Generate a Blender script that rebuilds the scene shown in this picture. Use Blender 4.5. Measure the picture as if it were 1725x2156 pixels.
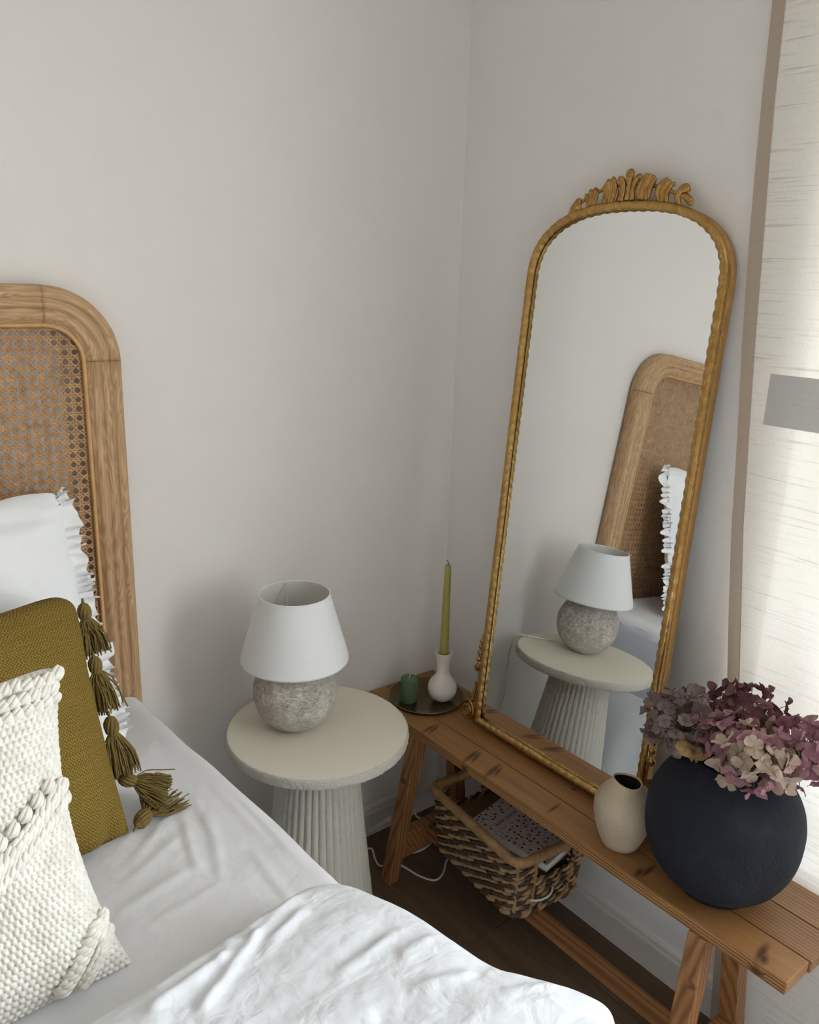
import bpy, bmesh, math, random
import numpy as np
from mathutils import Vector, Matrix, noise
PI = math.pi
random.seed(7)
S = bpy.context.scene
COL = S.collection
for o in list(bpy.data.objects):
    bpy.data.objects.remove(o)

# ------------------------------------------------------------------ camera
W_, H_ = 1725.0, 2156.0
FOC, YAW, PITCH, ROLL = 1730.36, 0.68124, -0.27728, 0.03367
cam = bpy.data.objects.new('camera', bpy.data.cameras.new('camera'))
COL.objects.link(cam)
cam.data.sensor_fit = 'VERTICAL'
cam.data.sensor_height = 24.0
cam.data.lens = 24.0 * FOC / H_
cam.data.clip_start = 0.02
fw = Vector((math.sin(YAW) * math.cos(PITCH), math.cos(YAW) * math.cos(PITCH), math.sin(PITCH)))
r0 = Vector((math.cos(YAW), -math.sin(YAW), 0)); u0 = r0.cross(fw)
rr = r0 * math.cos(ROLL) + u0 * math.sin(ROLL); uu = rr.cross(fw)
mw = Matrix((rr, uu, -fw)).transposed().to_4x4()
mw.translation = Vector((-1.4325, -1.5987, 1.5122))
cam.matrix_world = mw
S.camera = cam

# ------------------------------------------------------------------ world, daylight, exposure
S.view_settings.view_transform = 'Standard'
S.view_settings.look = 'None'
S.view_settings.gamma = 1.0
S.view_settings.use_curve_mapping = False
S.view_settings.exposure = 0.27
wd = bpy.data.worlds.new('overcast_sky'); S.world = wd
wd.use_nodes = True
wt = wd.node_tree; bg = wt.nodes['Background']
tcw = wt.nodes.new('ShaderNodeTexCoord'); spw = wt.nodes.new('ShaderNodeSeparateXYZ'); crw = wt.nodes.new('ShaderNodeValToRGB')
wt.links.new(tcw.outputs['Generated'], spw.inputs[0]); wt.links.new(spw.outputs[2], crw.inputs[0]); wt.links.new(crw.outputs[0], bg.inputs[0])
crw.color_ramp.elements[0].position = 0.0; crw.color_ramp.elements[0].color = (0.30, 0.30, 0.27, 1)     # ground and houses below the horizon
crw.color_ramp.elements[1].position = 0.10; crw.color_ramp.elements[1].color = (0.86, 0.94, 1.0, 1)     # bright overcast
bg.inputs[1].default_value = 14.5
WIN = (-3.0, -0.905, 0.45, 2.30)            # y0, y1, z0, z1 of the window in the right wall
def window_portal(name, loc, rot, sx, sy):
    L = bpy.data.lights.new(name, 'AREA'); L.shape = 'RECTANGLE'; L.size = sx; L.size_y = sy
    L.cycles.is_portal = True
    o = bpy.data.objects.new(name, L); COL.objects.link(o); o.location = loc; o.rotation_euler = rot
window_portal('window_daylight', (0.2, (WIN[0] + WIN[1]) / 2, (WIN[2] + WIN[3]) / 2), (0, PI / 2, 0), WIN[3] - WIN[2], WIN[1] - WIN[0])
S.cycles.use_denoising = True
S.cycles.max_bounces = 10
S.cycles.diffuse_bounces = 6
S.cycles.transparent_max_bounces = 12

# ------------------------------------------------------------------ node helpers
def lin(c):
    return tuple(((x / 12.92) if x <= .04045 else ((x + .055) / 1.055) ** 2.4) for x in c)
def hexc(r, g, b):
    return lin((r / 255, g / 255, b / 255)) + (1,)
class NT:
    def __init__(s, name):
        s.m = bpy.data.materials.new(name); s.m.use_nodes = True
        s.t = s.m.node_tree; s.b = s.t.nodes['Principled BSDF']; s.out = s.t.nodes['Material Output']
    def n(s, typ, props=None, **inp):
        nd = s.t.nodes.new(typ)
        for k, v in (props or {}).items(): setattr(nd, k, v)
        for k, v in inp.items(): s.set(nd, k, v)
        return nd
    def set(s, nd, k, v):
        key = int(k[1:]) if (k[0] == 'i' and k[1:].isdigit()) else k.replace('_', ' ')
        sock = nd.inputs[key]
        if isinstance(v, bpy.types.NodeSocket): s.t.links.new(v, sock)
        elif isinstance(v, bpy.types.Node): s.t.links.new(v.outputs[0], sock)
        else: sock.default_value = v
    def P(s, **k):
        for a, v in k.items(): s.set(s.b, a, v)
    def coord(s, kind='Object', scale=(1, 1, 1), loc=(0, 0, 0), rot=(0, 0, 0), typ='POINT'):
        tc = s.n('ShaderNodeTexCoord')
        mp = s.n('ShaderNodeMapping', {'vector_type': typ}, Location=loc, Rotation=rot, Scale=scale)
        s.t.links.new(tc.outputs[kind], mp.inputs['Vector'])
        return mp
    def noise(s, vec=None, scale=5, detail=3, rough=.5, dist=0):
        nd = s.n('ShaderNodeTexNoise', Scale=scale, Detail=detail, Roughness=rough, Distortion=dist)
        if vec: s.t.links.new(vec.outputs[0], nd.inputs['Vector'])
        return nd.outputs['Fac']
    def ramp(s, fac, stops, interp='LINEAR'):
        nd = s.n('ShaderNodeValToRGB'); nd.color_ramp.interpolation = interp
        e = nd.color_ramp.elements
        while len(e) < len(stops): e.new(.5)
        for el, (p, c) in zip(e, stops):
            el.position = p; el.color = c if len(c) == 4 else tuple(c) + (1,)
        s.set(nd, 'i0', fac)
        return nd.outputs[0]
    def mix(s, fac, a, b, mode='MIX'):
        nd = s.n('ShaderNodeMix', {'data_type': 'RGBA', 'blend_type': mode})
        s.set(nd, 'i0', fac); s.set(nd, 'i6', a); s.set(nd, 'i7', b)
        return nd.outputs[2]
    def math(s, op, a, b=0.0, c=0.0, clamp=False):
        nd = s.n('ShaderNodeMath', {'operation': op, 'use_clamp': clamp}); s.set(nd, 'i0', a); s.set(nd, 'i1', b); s.set(nd, 'i2', c)
        return nd.outputs[0]
    def rng(s, v, a, b, c=0.0, d=1.0):
        nd = s.n('ShaderNodeMapRange'); s.set(nd, 'i0', v); s.set(nd, 'i1', a); s.set(nd, 'i2', b); s.set(nd, 'i3', c); s.set(nd, 'i4', d)
        return nd.outputs[0]
    def bump(s, h, strength=.3, dist=.002, normal=None):
        nd = s.n('ShaderNodeBump', Strength=strength, Distance=dist, Height=h)
        if normal is not None: s.set(nd, 'Normal', normal)
        return nd.outputs[0]

def simple(name, col, rough=.6, metal=0., nscale=None, nbump=.2, ndist=.001, var=0.08, **kw):
    k = NT(name)
    c = hexc(*col)
    if nscale:
        f = k.noise(k.coord(), nscale, 5, .6)
        dk = tuple(x * (1 - var * 2) for x in c[:3]) + (1,); lt = tuple(min(1, x * (1 + var)) for x in c[:3]) + (1,)
        k.P(Base_Color=k.ramp(f, [(.3, dk), (.7, lt)]), Normal=k.bump(f, nbump, ndist))
    else:
        k.P(Base_Color=c)
    k.P(Roughness=rough, Metallic=metal, **kw)
    return k.m

# ------------------------------------------------------------------ materials
def m_wall(name, col, strength):
    k = NT(name); co = k.coord()
    f1 = k.noise(co, 190, 3, .6); f2 = k.noise(co, 2.2, 3, .5); f3 = k.noise(co, 45, 2, .5)
    c = hexc(*col)
    k.P(Base_Color=k.mix(f2, tuple(x * .97 for x in c[:3]) + (1,), c), Roughness=.85,
        Normal=k.bump(k.math('ADD', f1, k.math('MULTIPLY', f3, .8)), strength, .0016))
    k.b.inputs['Specular IOR Level'].default_value = .25
    return k.m
M_WALL = m_wall('matt_offwhite_paint', (237, 233, 229), .16)
M_WALL2 = m_wall('rough_offwhite_paint', (236, 233, 231), .42)
M_CEIL = simple('ceiling_paint', (242, 241, 238), .9)
M_TRIM = simple('white_gloss_trim', (222, 217, 213), .45, nscale=8, nbump=.05, var=.03)

def m_floor():
    k = NT('brown_wood_floor'); oi = k.n('ShaderNodeObjectInfo')
    tc = k.n('ShaderNodeTexCoord')
    add = k.n('ShaderNodeVectorMath', {'operation': 'ADD'})
    k.t.links.new(tc.outputs['Object'], add.inputs[0])
    sc = k.n('ShaderNodeVectorMath', {'operation': 'SCALE'}); sc.inputs['Scale'].default_value = 7.0
    cmb = k.n('ShaderNodeCombineXYZ', X=oi.outputs['Random'], Y=oi.outputs['Random'])
    k.t.links.new(cmb.outputs[0], sc.inputs[0]); k.t.links.new(sc.outputs[0], add.inputs[1])
    mp = k.n('ShaderNodeMapping', Scale=(1, .07, 1)); k.t.links.new(add.outputs[0], mp.inputs['Vector'])
    f = k.noise(mp, 26, 6, .62, .8); g = k.noise(mp, 190, 3, .6)
    v = k.math('ADD', k.math('MULTIPLY', f, .7), k.math('MULTIPLY', g, .3))
    col = k.ramp(v, [(.28, hexc(74, 57, 41)), (.5, hexc(100, 80, 60)), (.72, hexc(122, 100, 76))])
    k.P(Base_Color=k.mix(k.math('MULTIPLY', oi.outputs['Random'], .25), col, hexc(80, 62, 46)), Roughness=.5, Normal=k.bump(v, .12, .001))
    return k.m
M_FLOOR = m_floor()
M_GAP = simple('dark_joint', (38, 28, 20), .9)

def m_pine(name, lt, md, dk, axis='y', freq=330., knots=(), amount=1., contrast=.75):
    """boards sawn along one axis: growth-ring lines, pores and knots"""
    k = NT(name)
    st = {'y': (1, .045, 1), 'x': (.045, 1, 1), 'z': (1, 1, .045)}[axis]
    tc = k.n('ShaderNodeTexCoord')
    lo = k.coord(scale=tuple(x * 6 for x in st)); big = k.noise(lo, 1.3, 4, .55, .3)
    hi = k.coord(scale=st); fine = k.noise(hi, 420, 3, .6); mid = k.noise(hi, 60, 5, .65, .5)
    mask = None
    for (x, y, z, a, sx, sy, sz) in knots:
        mp = k.coord(loc=(x, y, z), rot=(0, 0, a), scale=(sx, sy, sz), typ='TEXTURE')
        ln = k.n('ShaderNodeVectorMath', {'operation': 'LENGTH'}); k.t.links.new(mp.outputs[0], ln.inputs[0])
        mk = k.rng(ln.outputs['Value'], 1.0, .15)
        mask = mk if mask is None else k.math('MAXIMUM', mask, mk)
    sep = k.n('ShaderNodeSeparateXYZ'); k.t.links.new(tc.outputs['Object'], sep.inputs[0])
    a1 = {'y': 0, 'x': 1, 'z': 0}[axis]
    ph = k.math('ADD', k.math('MULTIPLY', sep.outputs[a1], freq * 6.283), k.math('MULTIPLY', big, 26.0))
    ph = k.math('ADD', ph, k.math('MULTIPLY', sep.outputs[2 if axis != 'z' else 1], freq * 3.1))
    if mask is not None: ph = k.math('ADD', ph, k.math('MULTIPLY', mask, 9.0))
    ring = k.math('MULTIPLY', k.math('ADD', k.math('SINE', ph), 1.0), .5)
    ring = k.math('POWER', ring, 1.6)
    v = k.math('ADD', k.math('MULTIPLY', ring, .34 * contrast), k.math('ADD', k.math('MULTIPLY', fine, .22), k.math('MULTIPLY', mid, .44)))
    col = k.ramp(v, [(.25, hexc(*lt)), (.52, hexc(*md)), (.85, hexc(*dk))])
    if mask is not None:
        col = k.mix(k.math('MULTIPLY', mask, 1.15, clamp=True), col, hexc(78, 42, 18))
    k.P(Base_Color=col, Roughness=.46, Normal=k.bump(v, .25, .0012))
    return k.m
BX, BY = -0.155, -0.585    # bench centre
def kn(x, y, a, l, w): return (x - BX, y - BY, .4476, math.radians(a), l, w, .02)
PL, PM, PD = (180, 135, 84), (147, 102, 58), (92, 60, 31)
M_PINE1 = m_pine('stained_pine_front_board', PL, PM, PD, 'y', 340, [kn(-.245, -.242, 10, .038, .008), kn(-.240, -.252, 18, .034, .006), kn(-.245, -.392, 14, .042, .009), kn(-.240, -.403, 22, .034, .006), kn(-.245, -.464, 14, .047, .010), kn(-.238, -.474, 22, .03, .005), kn(-.236, -.640, 5, .032, .006),
    kn(-.235, -.876, 2, .034, .008), kn(-.252, -.868, 12, .02, .009), kn(-.247, -1.111, 9, .036, .010), kn(-.258, -1.120, 22, .018, .011),
    (-.2755 - BX, -.404 - BY, .430, 0, .008, .016, .012), (-.2755 - BX, -1.119 - BY, .432, 0, .008, .018, .012)], contrast=1.25)
M_PINE2 = m_pine('stained_pine_board', (166, 121, 74), (138, 95, 55), (94, 61, 33), 'y', 120,
    [kn(-.07, -.30, 70, .03, .006), kn(-.075, -.43, 75, .04, .007), kn(-.06, -.53, 65, .036, .006), kn(-.15, -.62, 0, .006, .006)], contrast=.8)
M_PINEL = m_pine('stained_pine_leg', (170, 122, 76), (140, 94, 55), (94, 58, 31), 'z', 95,
    [(.0, .03, .16, 0, .04, .02, .012), (-.15, .38, .30, 0, .03, .03, .010), (-.155, -.44, .33, 0, .03, .02, .012)], contrast=.9)
M_PINEX = m_pine('stained_pine_rail', (166, 117, 72), (138, 92, 54), (96, 60, 32), 'y', 70, contrast=.9)

def m_oak():
    k = NT('natural_oak_veneer')
    mp = k.coord('UV', scale=(1.0, 1.0, 1))
    st = k.coord('UV', scale=(1.6, 60, 1)); f = k.noise(st, 3.2, 6, .65, .35)
    s2 = k.coord('UV', scale=(14, 420, 1)); g = k.noise(s2, 2.0, 3, .6)
    w = k.coord('UV', scale=(3.2, 26, 1)); h = k.noise(w, 1.6, 2, .5, .5)
    band = k.math('MULTIPLY', k.math('ADD', k.math('SINE', k.math('MULTIPLY', h, 70)), 1), .5)
    v = k.math('ADD', k.math('MULTIPLY', f, .5), k.math('ADD', k.math('MULTIPLY', g, .28), k.math('MULTIPLY', band, .24)))
    k.P(Base_Color=k.ramp(v, [(.28, hexc(208, 176, 138)), (.52, hexc(188, 152, 112)), (.78, hexc(154, 117, 80))]), Roughness=.5, Normal=k.bump(g, .15, .0006))
    return k.m
M_OAK = m_oak()
M_CANE = simple('rattan_cane', (188, 144, 96), .5, nscale=60, nbump=.1, var=.18)
M_BEAD = simple('rattan_bead', (204, 160, 106), .42, nscale=40, nbump=.08, var=.08)

def m_linen(name, col, wr=.5, thread=900., fine=.25):
    k = NT(name); co = k.coord()
    a = k.noise(k.coord(scale=(1, .25, 1)), thread, 2, .5); b = k.noise(k.coord(scale=(.25, 1, .6)), thread, 2, .5)
    c1 = k.noise(co, 24, 3, .5, .5); c2 = k.noise(k.coord(scale=(1, 2.2, 1.5)), 11, 3, .5, .6)
    n1 = k.bump(k.math('ADD', c1, c2), wr, .006)
    n2 = k.bump(k.math('ADD', a, b), fine, .0006, n1)
    cc = hexc(*col)
    k.P(Base_Color=k.mix(c2, tuple(x * .96 for x in cc[:3]) + (1,), cc), Roughness=.9, Normal=n2)
    k.b.inputs['Sheen Weight'].default_value = .15
    k.b.inputs['Specular IOR Level'].default_value = .2
    return k.m
M_SHEET = m_linen('white_cotton_sheet', (228, 228, 230), .36)
M_DUVET = m_linen('white_linen_duvet', (224, 226, 230), .85)
M_PILLOW = m_linen('white_linen_pillow', (240, 241, 243), .4)
M_RUFF = m_linen('white_ruffle_linen', (242, 242, 242), .3)
M_MATT = m_linen('bluegrey_mattress_cloth', (194, 197, 206), .05, 500, .5)
M_SKIRT = m_linen('white_bed_skirt', (222, 224, 226), .25)

def m_olive():
    k = NT('olive_woven_cotton')
    uv = k.n('ShaderNodeTexCoord'); sp = k.n('ShaderNodeSeparateXYZ'); k.t.links.new(uv.outputs['UV'], sp.inputs[0])
    jit = k.noise(k.coord('UV', scale=(8, 60, 1)), 3, 2, .5); jit2 = k.noise(k.coord('UV', scale=(60, 8, 1)), 3, 2, .5)
    F = 2 * PI * 175
    a = k.math('SINE', k.math('ADD', k.math('MULTIPLY', sp.outputs[0], F), k.math('MULTIPLY', jit, 7)))
    b = k.math('SINE', k.math('ADD', k.math('MULTIPLY', sp.outputs[1], F), k.math('MULTIPLY', jit2, 7)))
    h = k.math('ADD', k.math('MULTIPLY', k.math('MULTIPLY', a, b), .5), .5)
    big = k.noise(k.coord('UV', scale=(3, 80, 1)), 2, 3, .6)
    v = k.math('ADD', k.math('MULTIPLY', h, .7), k.math('MULTIPLY', big, .3))
    k.P(Base_Color=k.ramp(v, [(.12, hexc(82, 66, 20)), (.5, hexc(120, 98, 42)), (.9, hexc(152, 128, 66))]), Roughness=.9,
        Normal=k.bump(h, .7, .0012))
    k.b.inputs['Specular IOR Level'].default_value = .15
    return k.m
M_OLIVE = m_olive()
M_TASSEL = simple('olive_tassel_yarn', (116, 95, 44), .85, nscale=120, nbump=.3, var=.15)
def m_wool():
    k = NT('cream_wool'); co = k.coord()
    f = k.noise(co, 900, 4, .7); g = k.noise(co, 60, 3, .5)
    k.P(Base_Color=k.ramp(g, [(.3, hexc(222, 217, 206)), (.7, hexc(242, 239, 231))]), Roughness=.95, Normal=k.bump(f, .6, .0008))
    k.b.inputs['Sheen Weight'].default_value = .2
    return k.m
M_WOOL = m_wool()

def m_plaster(name, col, scale, strength, dist, var=.05):
    k = NT(name); co = k.coord()
    f = k.noise(co, scale, 5, .68); g = k.noise(co, scale * .12, 3, .5)
    c = hexc(*col)
    k.P(Base_Color=k.mix(g, tuple(x * (1 - var * 2) for x in c[:3]) + (1,), c), Roughness=.85, Normal=k.bump(f, strength, dist))
    k.b.inputs['Specular IOR Level'].default_value = .25
    return k.m
M_TTOP = m_plaster('smooth_cream_tabletop', (224, 219, 203), 30, .06, .001, .02)
M_TROUGH = m_plaster('rough_cream_plaster', (236, 231, 218), 300, 1.0, .006, .03)
def m_conc():
    k = NT('distressed_concrete'); co = k.coord()
    a = k.noise(co, 22, 7, .72, .6); b = k.noise(k.coord(scale=(1, 1, 1.6)), 110, 5, .7); c = k.noise(co, 6, 3, .6, 1.0)
    v = k.math('ADD', k.math('MULTIPLY', a, .6), k.math('MULTIPLY', b, .4))
    col = k.ramp(v, [(.36, hexc(158, 150, 140)), (.5, hexc(196, 188, 178)), (.64, hexc(228, 222, 214))])
    col = k.mix(k.rng(c, .45, .62), col, hexc(196, 190, 181))
    pits = k.ramp(b, [(.30, (0, 0, 0)), (.52, (1, 1, 1))])
    k.P(Base_Color=col, Roughness=.9, Normal=k.bump(k.math('ADD', k.math('MULTIPLY', pits, .7), a), .65, .005))
    k.b.inputs['Specular IOR Level'].default_value = .15
    return k.m
M_CONC = m_conc()
M_SHADE = m_linen('white_lampshade_cloth', (238, 239, 239), .0, 700, .12)
M_SHADEIN = simple('lampshade_lining', (214, 213, 208), .8)
M_CORD = simple('white_plastic_cord', (222, 220, 215), .4)

def m_gold():
    k = NT('antique_gold_leaf'); co = k.coord()
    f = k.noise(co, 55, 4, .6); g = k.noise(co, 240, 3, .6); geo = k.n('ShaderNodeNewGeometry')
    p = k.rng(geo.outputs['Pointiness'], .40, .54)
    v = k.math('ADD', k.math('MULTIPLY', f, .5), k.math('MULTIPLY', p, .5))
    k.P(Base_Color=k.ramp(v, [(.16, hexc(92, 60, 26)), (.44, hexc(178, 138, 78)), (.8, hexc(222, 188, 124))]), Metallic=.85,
        Roughness=k.rng(f, .3, .7, .38, .2), Normal=k.bump(k.math('ADD', f, k.math('MULTIPLY', g, .3)), .10, .002))
    return k.m
M_GOLD = m_gold()
M_GOLDSIDE = simple('gold_painted_side', (176, 134, 74), .5, .55, nscale=40, nbump=.1, var=.1)
k = NT('mirror_silver'); k.P(Base_Color=(.90, .92, .92, 1), Metallic=1.0, Roughness=.0); M_MIRROR = k.m
M_BLACK = simple('black_backing', (22, 21, 20), .7)

def m_weave(name, c1, c2):
    k = NT(name)
    f = k.noise(k.coord('UV', scale=(60, 1.5, 1)), 2.5, 4, .65); g = k.noise(k.coord(), 30, 3, .5)
    v = k.math('ADD', k.math('MULTIPLY', f, .6), k.math('MULTIPLY', g, .4))
    k.P(Base_Color=k.ramp(v, [(.3, hexc(*c1)), (.7, hexc(*c2))]), Roughness=.6, Normal=k.bump(f, .5, .001))
    return k.m
M_STRAWL = m_weave('pale_hyacinth_strip', (136, 106, 74), (186, 154, 112))
M_STRAWD = m_weave('dark_hyacinth_strip', (52, 38, 28), (96, 72, 52))
M_RIM = m_weave('wrapped_tan_rim', (128, 96, 62), (178, 138, 94))
M_KRAFT = simple('brown_kraft_card', (112, 86, 60), .8, nscale=40, var=.05)
M_COVER = simple('offwhite_cover', (192, 182, 178), .6)
M_PAPER = simple('white_paper_block', (226, 224, 220), .8, nscale=200, nbump=.1, var=.05)
M_PRINT = simple('oxblood_print', (84, 30, 22), .7)
M_INK = simple('grey_ink', (74, 62, 56), .7)

k = NT('bronze_tray'); f = k.noise(k.coord(), 14, 3, .6)
k.P(Base_Color=k.ramp(f, [(.3, hexc(92, 78, 46)), (.7, hexc(112, 96, 60))]), Metallic=.75, Roughness=.22, Normal=k.bump(k.noise(k.coord(), 6, 2), .05, .002)); M_TRAY = k.m
M_TRAYEDGE = simple('worn_tray_edge', (150, 138, 110), .35, .8)
M_PILLAR = simple('dark_green_wax', (84, 112, 84), .45, nscale=20, nbump=.04, var=.04, Subsurface_Weight=.15, Subsurface_Radius=(.004, .006, .004))
M_TAPER = simple('olive_green_wax', (164, 156, 82), .42, nscale=20, nbump=.04, var=.04, Subsurface_Weight=.2, Subsurface_Radius=(.004, .005, .002))
M_WICKW = simple('white_wick', (220, 216, 206), .8)
M_WICKB = simple('charred_wick', (24, 20, 18), .9)
M_BUD = simple('matt_white_ceramic', (226, 220, 212), .7, nscale=90, nbump=.06, var=.02)
def m_speck():
    k = NT('speckled_stoneware'); co = k.coord()
    v = k.n('ShaderNodeTexVoronoi', Scale=210.0); k.t.links.new(co.outputs[0], v.inputs['Vector'])
    sp = k.math('LESS_THAN', v.outputs['Distance'], .16); rs = k.math('LESS_THAN', k.noise(co, 60, 1), .5)
    sp = k.math('MULTIPLY', sp, rs)
    g = k.noise(co, 12, 3)
    base = k.ramp(g, [(.3, hexc(180, 162, 139)), (.7, hexc(199, 182, 158))])
    k.P(Base_Color=k.mix(k.math('MULTIPLY', sp, .7), base, hexc(120, 84, 50)), Roughness=.6, Normal=k.bump(k.noise(co, 200, 3), .12, .0008))
    return k.m
M_SPECK = m_speck()
M_SPECKIN = simple('dark_glazed_inside', (70, 56, 44), .5)
def m_navy():
    k = NT('rough_navy_clay'); co = k.coord()
    a = k.noise(co, 170, 5, .7); b = k.noise(co, 30, 5, .65, .5); c = k.noise(co, 9, 3, .5)
    k.P(Base_Color=k.ramp(c, [(.3, hexc(22, 25, 34)), (.55, hexc(32, 36, 47)), (.75, hexc(45, 50, 61))]), Roughness=.78,
        Normal=k.bump(k.math('ADD', k.math('MULTIPLY', a, 1.1), b), 1.0, .005))
    k.b.inputs['Specular IOR Level'].default_value = .35
    return k.m
M_NAVY = m_navy()
def m_petal(name, cols):
    k = NT(name); oi = k.n('ShaderNodeObjectInfo')
    vn = k.noise(k.coord('UV', scale=(26, 2.5, 1)), 2, 3, .6)
    n = k.noise(k.coord(), 70, 3, .6)
    r = k.math('ADD', k.math('MULTIPLY', oi.outputs['Random'], .75), k.math('MULTIPLY', n, .25))
    st = [(i / (len(cols) - 1), hexc(*c)) for i, c in enumerate(cols)]
    c = k.mix(k.math('MULTIPLY', k.rng(vn, .42, .6), .22), k.ramp(r, st), hexc(92, 60, 62))
    tr = k.n('ShaderNodeBsdfTranslucent', Color=c)
    k.P(Base_Color=c, Roughness=.8, Normal=k.bump(vn, .3, .0008))
    mx = k.n('ShaderNodeMixShader', i0=.22); k.t.links.new(k.b.outputs[0], mx.inputs[1]); k.t.links.new(tr.outputs[0], mx.inputs[2])
    k.t.links.new(mx.outputs[0], k.out.inputs[0])
    return k.m
M_STEM = simple('dry_brown_stem', (110, 92, 62), .8)
M_LEAFDRY = simple('dry_golden_leaf', (166, 136, 84), .75, nscale=90, nbump=.6, ndist=.003, var=.2)

def m_sheer(name, col, trans, transl, slub=.6):
    k = NT(name)
    sl = k.noise(k.coord(scale=(1, 7, 260)), 1.0, 4, .6, .0); s2 = k.noise(k.coord(scale=(1, 3, 70)), 1.0, 3, .6)
    th = k.noise(k.coord(scale=(1, 900, 60)), 1.0, 2, .5)
    dark = k.math('MULTIPLY', k.rng(sl, .53, .66), k.rng(s2, .38, .6))
    c0 = hexc(*col); c1 = tuple(x * .55 for x in c0[:3]) + (1,)
    c = k.mix(k.math('MULTIPLY', dark, slub), k.mix(k.rng(th, .4, .6, 0, .12), c0, c1), c1)
    d = k.n('ShaderNodeBsdfDiffuse', Color=c); t = k.n('ShaderNodeBsdfTranslucent', Color=c); tp = k.n('ShaderNodeBsdfTransparent')
    m1 = k.n('ShaderNodeMixShader', i0=transl); k.t.links.new(d.outputs[0], m1.inputs[1]); k.t.links.new(t.outputs[0], m1.inputs[2])
    m2 = k.n('ShaderNodeMixShader', i0=trans); k.t.links.new(m1.outputs[0], m2.inputs[1]); k.t.links.new(tp.outputs[0], m2.inputs[2])
    k.t.links.new(m2.outputs[0], k.out.inputs[0])
    return k.m
M_SHEER = m_sheer('sheer_ivory_linen', (244, 240, 233), .03, .082)
M_HEM = m_sheer('folded_linen_hem', (190, 175, 160), .02, .10, .15)
M_PATCH = m_sheer('grey_linen_patch', (206, 204, 201), .03, .10, .2)
M_GLASS = NT('window_glass'); M_GLASS.P(Base_Color=(1, 1, 1, 1), Roughness=0., Transmission_Weight=1.0, IOR=1.45, Alpha=.12); M_GLASS = M_GLASS.m

# ------------------------------------------------------------------ mesh helpers
WORLD = {}
def wpos(o): return WORLD.get(o.name, Vector((0, 0, 0))) if o else Vector((0, 0, 0))
def thing(name, loc, label, cat, group=None):
    o = bpy.data.objects.new(name, None); COL.objects.link(o)
    o.empty_display_size = .05
    o.location = loc; WORLD[o.name] = Vector(loc); tag(o, label, cat, group)
    return o
def tag(o, label, cat, group=None):
    o['label'] = label; o['category'] = cat
    if group: o['group'] = group
    return o
def obj(name, geo, mat, parent=None, smooth=True, loc=None, kind=None, label=None):
    """geo = (verts, faces[, uvs per vertex]); world coordinates; one mesh object"""
    v = np.asarray(geo[0], float)
    base = wpos(parent) if parent else Vector(loc or (0, 0, 0))
    me = bpy.data.meshes.new(name)
    me.from_pydata((v - np.array(base)).tolist(), [], [tuple(f) for f in geo[1]])
    if len(geo) > 2 and geo[2] is not None:
        uvl = me.uv_layers.new(name='UVMap'); li = np.empty(len(me.loops), int); me.loops.foreach_get('vertex_index', li)
        uvl.data.foreach_set('uv', np.asarray(geo[2], float)[li].ravel())
    mats = mat if isinstance(mat, (list, tuple)) else [mat]
    for m in mats: me.materials.append(m)
    if len(geo) > 3 and geo[3] is not None: me.polygons.foreach_set('material_index', np.asarray(geo[3], int))
    me.polygons.foreach_set('use_smooth', [smooth] * len(me.polygons))
    me.update()
    o = bpy.data.objects.new(name, me); COL.objects.link(o)
    if parent: o.parent = parent
    else: o.location = base
    WORLD[o.name] = Vector(base)
    if kind: o['kind'] = kind
    if label: o['label'] = label
    return o
def join(*gs):
    V, F, U, n = [], [], [], 0; hasuv = all(len(g) > 2 and g[2] is not None for g in gs)
    for g in gs:
        V.append(np.asarray(g[0], float)); F += [tuple(i + n for i in f) for f in g[1]]
        if hasuv: U.append(np.asarray(g[2], float))
        n += len(g[0])
    return (np.concatenate(V), F, np.concatenate(U) if hasuv else None)
def grid_faces(nu, nv, cu=False, cv=False):
    f = []
    for i in range(nu if cu else nu - 1):
        i2 = (i + 1) % nu
        for j in range(nv if cv else nv - 1):
            j2 = (j + 1) % nv
            f.append((i * nv + j, i2 * nv + j, i2 * nv + j2, i * nv + j2))
    return f
def bevel_geo(v, f, w, seg=2, sharp=30):
    bm = bmesh.new()
    vs = [bm.verts.new(p) for p in v]
    for q in f: bm.faces.new([vs[i] for i in q])
    bm.normal_update()
    es = [e for e in bm.edges if e.calc_face_angle(0) > math.radians(sharp)]
    bmesh.ops.bevel(bm, geom=es, offset=w, segments=seg, affect='EDGES', profile=.5)
    bm.verts.index_update()
    g = ([tuple(x.co) for x in bm.verts], [[x.index for x in q.verts] for q in bm.faces])
    bm.free(); return g
HEXF = [(0, 3, 2, 1), (4, 5, 6, 7), (0, 1, 5, 4), (1, 2, 6, 5), (2, 3, 7, 6), (3, 0, 4, 7)]
def box(x0, x1, y0, y1, z0, z1, bev=0., seg=2):
    v = [(x0, y0, z0), (x1, y0, z0), (x1, y1, z0), (x0, y1, z0), (x0, y0, z1), (x1, y0, z1), (x1, y1, z1), (x0, y1, z1)]
    return bevel_geo(v, HEXF, bev, seg) if bev else (v, HEXF)
def hexa(bottom, top, bev=0., seg=2):
    v = list(bottom) + list(top)
    return bevel_geo(v, HEXF, bev, seg) if bev else (v, HEXF)
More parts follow.
